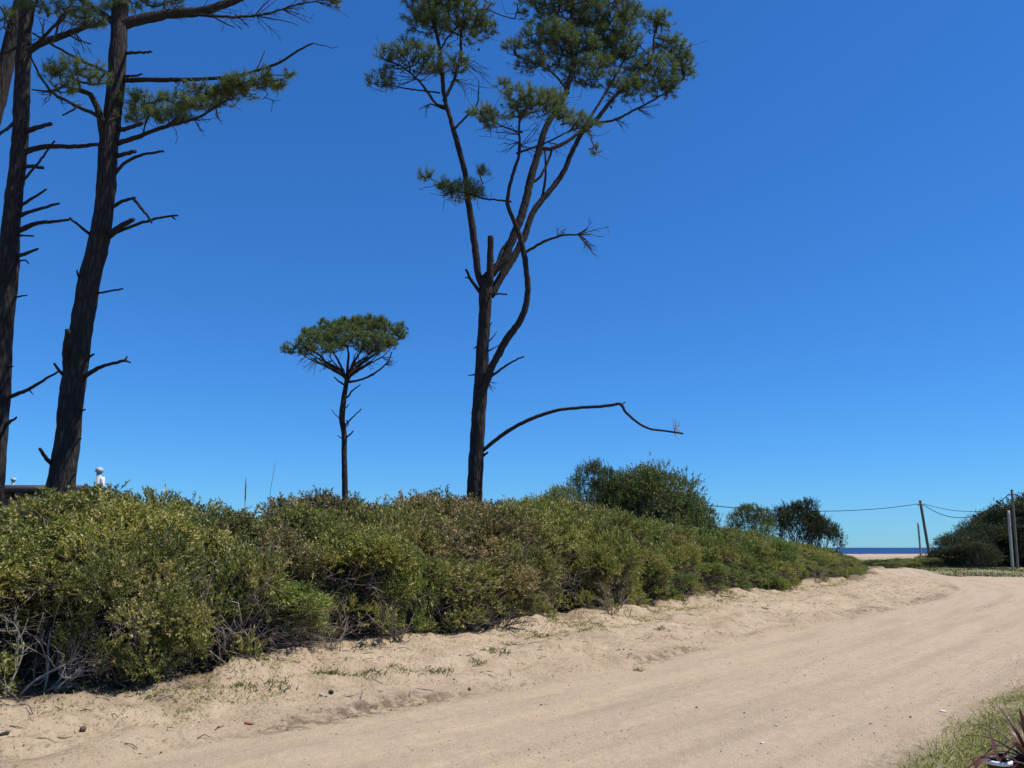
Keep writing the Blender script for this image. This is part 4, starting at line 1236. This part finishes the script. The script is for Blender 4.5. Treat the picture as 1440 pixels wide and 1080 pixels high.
def at_g(px, py, z=.2):
    q = G(px, py, z)
    return q[0], q[1]


dead_shrub('dead_branch', *at_g(74, 970), 61, 'bleached dead branch fanning up from the sand at the thicket foot', 5, .013, (.7, -.25), (.5, .8))
dead_shrub('dead_branch', *at_g(42, 968), 62, 'tall pale forked dead stem standing in a gap of the thicket', 2, .012, (.05, -.1), (.45, .65))
dead_shrub('dead_branch', *at_g(6, 980), 63, 'tangle of grey dead branches lying at the foot of the thicket', 5, .011, (-.1, -.3), (.35, .6))
dead_shrub('dead_branch', *at_g(120, 964), 64, 'low grey dead brushwood beside the bleached fanning branch', 4, .009, (.6, -.2), (.4, .6))
dead_shrub('dead_branch', *at_g(275, 942), 65, 'small broken dead twigs on the sand below the olive shrubs', 3, .009, (0, -.3), (.25, .4))
dead_shrub('dead_branch', *at_g(912, 856), 66, 'dry brown uprooted brush at the bank edge with a pale root', 5, .02, (-.1, -.1), (.4, .7), 'stem')
dead_shrub('dead_branch', *at_g(1095, 826), 67, 'dark dry brush overhanging the far end of the bank', 4, .018, (.3, -.2), (.5, .8), 'stem')


for k, (px, py, lab) in enumerate([(1000, 848, 'dry brown brush hanging over the sand ledge before the dark round bush'), (862, 874, 'dry brown brush on the ledge beside the uprooted brush'), (705, 893, 'dry brown brush below the forked pine at the sand ledge'), (1150, 826, 'dry brown brush at the ledge before the small trees'), (560, 914, 'dark crooked dead stem and brush at the thicket foot'), (465, 924, 'dry dead brush in the hollow below the umbrella pine')]):
    dead_shrub('dry_brush', *at_g(px, py), 160 + k, lab, 8, .01, (-.1 + .05 * k, -.25), (.3, .55), 'drytwig' if k % 2 else 'stem')


def stick(px0, py0, px1, py1, Y0, Y1, w, label, mat='deadwood'):
    a = P(px0, py0, Y0); b = P(px1, py1, Y1)
    r = np.random.default_rng(int(px0))
    mid = (a + b) / 2 + r.normal(0, .03, 3)
    pts = spline([a, mid, b], .06)
    zb = ground_z(a[0], a[1]); pts[0, 2] = min(pts[0, 2], zb + .01)
    k = mpp(px0, py0, Y0)
    mb = MB(); mb.tube(pts - a, np.linspace(w, w * .6, len(pts)) * k * .5, 7, rough=.2)
    o = obj('fallen_stick', mb.mesh('fallen_stick', M[mat], True), None, tuple(a))
    tag(o, label, 'stick')


stick(637, 889, 616, 858, G(637, 889, .3)[1], G(637, 889, .3)[1] + .3, 3, 'straight pale stick leaning inside the thicket near the bank')
stick(900, 850, 909, 838, G(900, 850, .3)[1], G(900, 850, .3)[1] + .2, 4, 'short white stick poking from the uprooted brush')

# ------------------------------------------------------------------ grass, weeds, gravel
def blades(mb, x, y, z, r, L, W, lean=.5, tone=(.5, .2)):
    n = len(x)
    base = np.c_[x, y, z - .005]
    d = unit(np.c_[r.normal(0, lean, n), r.normal(0, lean, n), np.ones(n)])
    s = unit(np.cross(d, r.normal(0, 1, (n, 3))))
    Ls = (L * r.uniform(.5, 1.2, n))[:, None]
    bend = np.c_[d[:, 0], d[:, 1], -.35 * np.ones(n)] * Ls * .3
    m1 = base + d * Ls * .6
    v = np.stack([base - s * W / 2, base + s * W / 2, m1 + s * W * .35, m1 - s * W * .35, base + d * Ls + bend], 1).reshape(-1, 3)
    i = np.arange(n)[:, None] * 5
    t = np.clip(r.normal(tone[0], tone[1], n), 0, 1)
    mb.add(v, i + np.array([[0, 1, 2, 3]]), i + np.array([[3, 2, 4]]), tone=np.repeat(t, 5))


r = np.random.default_rng(77)
# right-hand verge
n = 110000
x = r.uniform(1.5, 9.5, n); y = r.uniform(4.6, 12.5, n)
sLr, runr, sRr, _, _ = road_fields(x, y)
prob = sm(.0, .5, -sRr + .35 * vn(x * 1.3, y * 1.3, 51)) * sm(-.3, .35, vn(x * .9, y * .9, 45) + .55 * vn(x * 3.1, y * 3.1, 52) + .12)
k = (r.uniform(0, 1, n) < np.clip(prob * 1.2, 0, 1))
x, y = x[k], y[k]
mb = MB(); L = .045 + .07 * np.clip(vn(x * .8, y * .8, 53) + .3, 0, 1)
blades(mb, x, y, height(x, y), r, L, .0075, .8, (.5, .22))
o = obj('grass', mb.mesh('grass', M['grass']))
tag(o, 'short patchy green and straw grass on the near verge of the road', 'grass', kind='stuff')
# sparse grass and weeds on the sand bank
n = 420000
x = r.uniform(-8, 22, n); y = r.uniform(5, 42, n)
sLb, runb, _, _, _ = road_fields(x, y); sfb, _ = poly_dist(x, y, FOOT)
mid = np.exp(-((sfb + .75 + .5 * vn(runb * .25, 1, 54)) / .32) ** 2) * sm(-.05, .3, vn(runb * .4, 4, 55) + .3 * vn(x * 2, y * 2, 56))
edge = np.exp(-((sLb - .05) / .1) ** 2) * sm(.0, .3, vn(runb * .5, 9, 57)) * .5
foot = np.exp(-((sfb + .1) / .3) ** 2) * .3 * sm(-.1, .3, vn(x * 1.2, y * 1.2, 58))
prob = np.clip(mid * .8 + edge + foot + .035 * (sfb < 0), 0, 1) * (sLb > -.15) * sm(-.25, .3, vn(x * 4.5, y * 4.5, 59) + .1)
k = r.uniform(0, 1, n) < prob
x, y = x[k], y[k]
mb = MB(); blades(mb, x, y, height(x, y), r, np.full(len(x), .055), .008, 1.2, (.5, .25))
o = obj('grass', mb.mesh('grass', M['grass']))
tag(o, 'sparse low grass scattered along the sandy bank below the thicket', 'grass', kind='stuff')
# a straggling band of low weeds half way up the bank
n = 60000
ok = np.where(FP[:, 1] < 34)[0]
i = ok[r.integers(0, len(ok), n)]
of = -.72 + r.normal(0, .33, n)
x = FP[i, 0] + FN[i, 0] * of + r.normal(0, .12, n); y = FP[i, 1] + FN[i, 1] * of + r.normal(0, .12, n)
k = r.uniform(0, 1, n) < .75 * sm(.02, .3, vn(x * .55, y * .55, 63) + .7 * vn(x * 2.6, y * 2.6, 64)) + .012
x, y = x[k], y[k]
mb = MB(); blades(mb, x, y, height(x, y), r, np.full(len(x), .05), .009, 1.1, (.42, .25))
o = obj('grass', mb.mesh('grass', M['grass']))
tag(o, 'straggling band of low olive grass half way up the bank', 'grass', kind='stuff')
# far verge and dune grass
n = 60000
y = 44 + 46 * r.uniform(0, 1, n) ** 1.6; x = r.uniform(.30, .80, n) * y
sLb, _, _, sFb, insb = road_fields(x, y)
k = (sFb > .2) & (sLb < -2.3) & (r.uniform(0, 1, n) < sm(-.4, .2, vn(x * .5, y * .5, 60)))
x, y = x[k], y[k]
mb = MB(); blades(mb, x, y, height(x, y), r, .12 + .35 * sm(52, 66, y), .03, .6, (.18, .18))
o = obj('grass', mb.mesh('grass', M['weed']))
tag(o, 'green and dry grass on the verge and dunes beyond the bend', 'grass', kind='stuff')

# weed tufts on the bank
wl = 'small green weed tuft growing on the bare sand bank'
for k, (px, py, sz) in enumerate([(522, 941, .2), (566, 936, .2), (616, 931, .22), (700, 915, .22), (672, 925, .15), (345, 966, .15), (388, 956, .18), (485, 944, .16), (455, 948, .16), (720, 905, .2), (760, 897, .15), (845, 872, .18), (930, 888, .16), (1010, 845, .15), (210, 998, .1), (60, 965, .2), (110, 965, .15), (900, 945, .1), (1075, 862, .12), (825, 885, .14)]):
    q = G(px, py, .2); zz = ground_z(q[0], q[1]); q = G(px, py, zz)
    rr = np.random.default_rng(800 + k); nb = int(60 * sz / .2)
    a = rr.uniform(0, 6.283, nb); ra = sz * .6 * np.sqrt(rr.uniform(0, 1, nb))
    x = q[0] + ra * np.cos(a) * 1.6; y = q[1] + ra * np.sin(a)
    mb = MB(); blades(mb, x - q[0], y - q[1], height(x, y) - zz, rr, np.full(nb, .05 + .2 * sz), .011, .9, (.5, .25))
    o = obj('weed_tuft', mb.mesh('weed_tuft', M['weed']), None, (q[0], q[1], zz))
    tag(o, wl, 'weed', 'weed tufts on the sand bank')


def pebble_pts(rr, n):
    b = np.array([[0, 0, 1], [1, 0, 0], [0, 1, 0], [-1, 0, 0], [0, -1, 0], [0, 0, -1]], float)
    return b[None] * rr.uniform(.6, 1.2, (n, 6, 1)) * np.array([1, .85, .6])


PT = np.array([[0, 1, 2], [0, 2, 3], [0, 3, 4], [0, 4, 1], [5, 2, 1], [5, 3, 2], [5, 4, 3], [5, 1, 4]])


def scatter_pebbles(name, x, y, size, mat, label, cat, rr, tone):
    n = len(x); v = pebble_pts(rr, n) * size[:, None, None]
    a = rr.uniform(0, 6.283, n); ca, sa = np.cos(a)[:, None], np.sin(a)[:, None]
    v = np.stack([v[..., 0] * ca - v[..., 1] * sa, v[..., 0] * sa + v[..., 1] * ca, v[..., 2]], -1)
    v += np.c_[x, y, height(x, y) + size * .25][:, None]
    t = (np.arange(n)[:, None, None] * 6 + PT[None]).reshape(-1, 3)
    me = mesh_np(name, v.reshape(-1, 3), t, mat, False, {'tone': np.repeat(tone, 6)})
    tag(obj(name, me), label, cat, kind='stuff')


m, nt, b, out = new_mat('gravel')
nt.links.new(ramp(nt, attr(nt, 'tone'), [(0, (.07, .055, .045)), (.5, (.25, .19, .14)), (.85, (.42, .34, .26)), (1, (.75, .7, .62))]), b.inputs['Base Color'])
b.inputs['Roughness'].default_value = .9
M['gravel'] = m
n = 60000
x = r.uniform(-6, 16, n); y = r.uniform(4.8, 26, n)
sLp, runp, sRp, _, ip = road_fields(x, y)
prob = (ip > 0) * (.16 + 1.3 * np.exp(-((-sLp - 2.2 - .5 * vn(runp * .2, 3, 70)) / .25) ** 2) * sm(-.2, .3, vn(runp * .35, 1, 71)) + .6 * np.exp(-((sRp - .3) / .3) ** 2)) * .35
k = r.uniform(0, 1, n) < prob
x, y = x[k], y[k]
scatter_pebbles('gravel', x, y, r.uniform(.004, .012, len(x)) * np.where(r.uniform(0, 1, len(x)) < .06, 1.9, 1), m, 'fine loose gravel strewn over the dirt road', 'gravel', r, r.uniform(0, 1, len(x)) ** .9)
n = 160000
x = r.uniform(-8, 22, n); y = r.uniform(4.8, 40, n)
sLp, runp, _, _, _ = road_fields(x, y); sfp, _ = poly_dist(x, y, FOOT)
prob = (sLp > -.1) * (sfp < .6) * (.1 + .9 * np.exp(-((sfp - .1) / .5) ** 2) + .6 * np.exp(-((sLp - .05) / .12) ** 2) * sm(0, .3, vn(runp * .35, 5.1, 42) + .15)) * .55
k = r.uniform(0, 1, n) < prob
x, y = x[k], y[k]
scatter_pebbles('leaf_litter', x, y, r.uniform(.006, .02, len(x)), m, 'crumbs of dry litter and clods on the sandy bank', 'litter', r, np.clip(r.normal(.2, .18, len(x)), 0, 1))
# fine dry twigs lying about
n = 26000
x = r.uniform(-8, 20, n); y = r.uniform(5, 36, n)
sLp, runp, _, _, _ = road_fields(x, y); sfp, _ = poly_dist(x, y, FOOT)
k = (sLp > .05) & (sfp < .5) & (r.uniform(0, 1, n) < .12 + .8 * np.exp(-((sfp + .1) / .45) ** 2))
x, y = x[k], y[k]
mb = MB()
a = r.normal(.6, .9, len(x)); Ls = r.uniform(.04, .2, len(x)); zz = height(x, y)
zz2 = height(x + np.cos(a) * Ls, y + np.sin(a) * Ls)
for i in range(len(x)):
    p0 = np.array([x[i], y[i], zz[i] + .004]); p1 = np.array([x[i] + math.cos(a[i]) * Ls[i], y[i] + math.sin(a[i]) * Ls[i], zz2[i] + r.uniform(.004, .03)])
    mb.tube([p0, (p0 + p1) / 2 + r.normal(0, .01, 3) + [0, 0, .01], p1], [.0055, .005, .003], 3, cap=False)
o = obj('twig_litter', mb.mesh('twig_litter', M['stem']))
tag(o, 'fine dry twigs littering the sand below the shrubs', 'twigs', kind='stuff')


# single things lying on the sand
def lump(name, px, py, size, flat, mat, label, cat, seed):
    q = G(px, py, .1)
    for _ in range(3): q = G(px, py, ground_z(q[0], q[1]))
    rr = np.random.default_rng(seed)
    nlat, nlon = 7, 10
    th = np.linspace(0, math.pi, nlat); ph = np.arange(nlon) * 2 * math.pi / nlon
    v = np.array([[math.sin(t) * math.cos(p_), math.sin(t) * math.sin(p_), math.cos(t)] for t in th for p_ in ph])
    v *= (1 + rr.normal(0, .09, len(v)))[:, None]
    v = v * np.array(size) * .5; v[:, 2] += size[2] * (.5 - flat)
    i = np.arange(nlat - 1)[:, None] * nlon; j = np.arange(nlon)[None]
    qd = np.stack([i + j, i + nlon + j, i + nlon + (j + 1) % nlon, i + (j + 1) % nlon], -1).reshape(-1, 4)
    me = mesh_np(name, v, qd, M[mat], True)
    o = obj(name, me, None, (q[0], q[1], ground_z(q[0], q[1])))
    o.rotation_euler = (0, 0, rr.uniform(0, 6.28))
    return tag(o, label, cat)


M['brown'] = plain_mat('brown_cone', (.11, .07, .045), .9, .4, 60, .4)
M['black'] = plain_mat('charred', (.02, .02, .018), .8, .3, 40, .3)
M['brick'] = plain_mat('reddish_stone', (.3, .14, .085), .9, .25, 40, .3)
M['paper'] = plain_mat('white_scrap', (.8, .79, .76), .7, .05)
lump('pine_cone', 118, 1014, (.058, .055, .05), .15, 'brown', 'small brown cone lying alone on the bare sand', 'cone', 1)
lump('stone', 350, 1019, (.1, .06, .026), .15, 'brick', 'flat reddish stone on the sand near the road edge', 'stone', 2)
lump('charred_lump', 466, 966, (.12, .06, .04), .15, 'black', 'black lump on the sand below the weed tufts', 'debris', 3)
lump('charred_lump', 8, 1019, (.12, .05, .025), .15, 'black', 'black flat charred lump on sand at the picture edge', 'debris', 4)
lump('sand_clod', 452, 978, (.06, .05, .04), .3, 'palewood', 'tiny pale stone beside the black lump', 'stone', 5)
lump('paper_scrap', 1326, 1001, (.075, .045, .018), .1, 'paper', 'white paper scrap at the edge of the verge grass', 'litter', 6)
lump('clod', 660, 975, (.05, .04, .035), .2, 'brown', 'dark clod of earth on the road edge', 'clod', 7)

# a reed spike and a thin dry stalk above the thicket
for px, py0, py1, Y_, w, nm, lab in [(345, 700, 671, 13.0, 5, 'reed', 'dark reed spike standing above the thicket top'), (379, 702, 650, 13.0, 1.2, 'dry_stalk', 'thin dry grass stalk rising above the thicket')]:
    b0 = P(px, py0, Y_); t0 = P(px + (8 if nm == 'dry_stalk' else 1), py1, Y_)
    z0 = ground_z(b0[0], Y_); k = mpp(px, py0, Y_)
    org = np.array([b0[0], Y_, z0])
    path = spline([org, org * .5 + b0 * .5, b0, b0 * .4 + t0 * .6, t0], .1)
    nn = len(path)
    rad = np.full(nn, .5 * .8 * k)
    if nm == 'reed': rad[-4:] = np.array([.5, 1.0, .9, .3]) * k
    else: rad = np.linspace(.5, .25, nn) * k
    mb = MB(); mb.tube(path - org, rad, 6)
    tag(obj(nm, mb.mesh(nm, M['stem'], True), None, tuple(org)), lab, 'reed' if nm == 'reed' else 'stalk')

# ------------------------------------------------------------------ purple strap-leaf plants in the near corner
M['purple'] = leaf_mat('purple_strap_leaf', [(0, (.03, .015, .013)), (.5, (.085, .036, .028)), (1, (.2, .085, .06))], trans=.1, rough=.45, spec=.3)
M['redleaf'] = leaf_mat('red_strap_leaf', [(0, (.09, .02, .018)), (1, (.25, .055, .045))], trans=.2, rough=.4, spec=.4)
M['pot'] = plain_mat('dark_pot', (.035, .028, .026), .6, .2, 10)


def strap_plant(name, px, py, Y_, pot_r, pot_h, leaves_, label, rim_mat, seed):
    c = P(px, py, Y_); z0 = ground_z(c[0], Y_)
    e = empty(name, (c[0], Y_, z0), label, 'plant')
    rr = np.random.default_rng(seed)
    n = 24; mb = MB(); a = np.arange(n) * 2 * math.pi / n
    prof = [(.72, -.01), (.78, .1), (.95, .9), (1.0, 1.0), (.88, 1.0), (.84, .86)]
    v = np.vstack([np.c_[np.cos(a) * f * pot_r, np.sin(a) * f * pot_r, np.full(n, z * pot_h)] for f, z in prof])
    i = np.arange(len(prof) - 1)[:, None] * n; j = np.arange(n)[None]
    mb.add(v, np.stack([i + j, i + (j + 1) % n, i + n + (j + 1) % n, i + n + j], -1).reshape(-1, 4), [[0, kk + 1, kk] for kk in range(1, n - 1)])
    pt = obj('pot', mb.mesh('pot', M['pot'], True), e)
    mb = MB()
    prof = [(1.0, .94), (1.08, .94), (1.1, 1.02), (.9, 1.03), (.9, .98)]
    v = np.vstack([np.c_[np.cos(a) * f * pot_r, np.sin(a) * f * pot_r, np.full(n, z * pot_h)] for f, z in prof])
    i = np.arange(len(prof) - 1)[:, None] * n
    mb.add(v, np.stack([i + j, i + (j + 1) % n, i + n + (j + 1) % n, i + n + j], -1).reshape(-1, 4))
    obj('rim', mb.mesh('rim', M[rim_mat], True), pt)
    mb = MB(); v = np.vstack([np.c_[np.cos(a) * .86 * pot_r, np.sin(a) * .86 * pot_r, np.full(n, .88 * pot_h)], [[0, 0, .9 * pot_h]]])
    mb.add(v, None, [[kk, (kk + 1) % n, n] for kk in range(n)])
    obj('soil', mb.mesh('soil', M['brown']), pt)
    for k in range(leaves_):
        az = k * 2.39996 + rr.normal(0, .2); el = R(rr.uniform(28, 80)); L = rr.uniform(.3, .5) * (1.3 if leaves_ > 20 else .6); W = rr.uniform(.024, .036)
        nseg = 10; t = np.linspace(0, 1, nseg + 1)
        droop = rr.uniform(.6, 1.3) * math.cos(el)
        hor = np.array([math.cos(az), math.sin(az), 0]); side = np.array([-math.sin(az), math.cos(az), 0])
        cen = np.outer(t * L * math.cos(el), hor) + np.outer(t * L * math.sin(el) - droop * L * t ** 2.2, [0, 0, 1.0]) + [0, 0, pot_h * .9]
        wid = W * np.sin(np.clip(t * .92 + .12, 0, 1) * math.pi) ** .7 * .5; wid[-1] = .0008
        wid = np.maximum(wid, .0008)
        up = np.array([0, 0, 1.0])
        v = np.stack([cen + side * wid[:, None], cen - up * (wid * .35)[:, None], cen - side * wid[:, None]], 1).reshape(-1, 3)
        i2 = np.arange(nseg)[:, None] * 3
        qd = np.concatenate([np.stack([i2[:, 0] + c_, i2[:, 0] + c_ + 1, i2[:, 0] + c_ + 4, i2[:, 0] + c_ + 3], -1) for c_ in (0, 1)])
        me = mesh_np('leaf', v, qd, M['redleaf'] if k % 6 == 5 else M['purple'], True, {'tone': np.full(len(v), rr.uniform(.1, .8))})
        obj('leaf', me, e)
    return e


strap_plant('potted_plant', 1452, 1078, 5.6, .12, .24, 44, 'large purple strap-leaved plant arching over the verge grass', 'pot', 91)
strap_plant('potted_plant', 1404, 1064, 5.5, 0.07, .26, 7, 'small dark pot with a white rim holding a purple-leaved plant', 'white', 92)
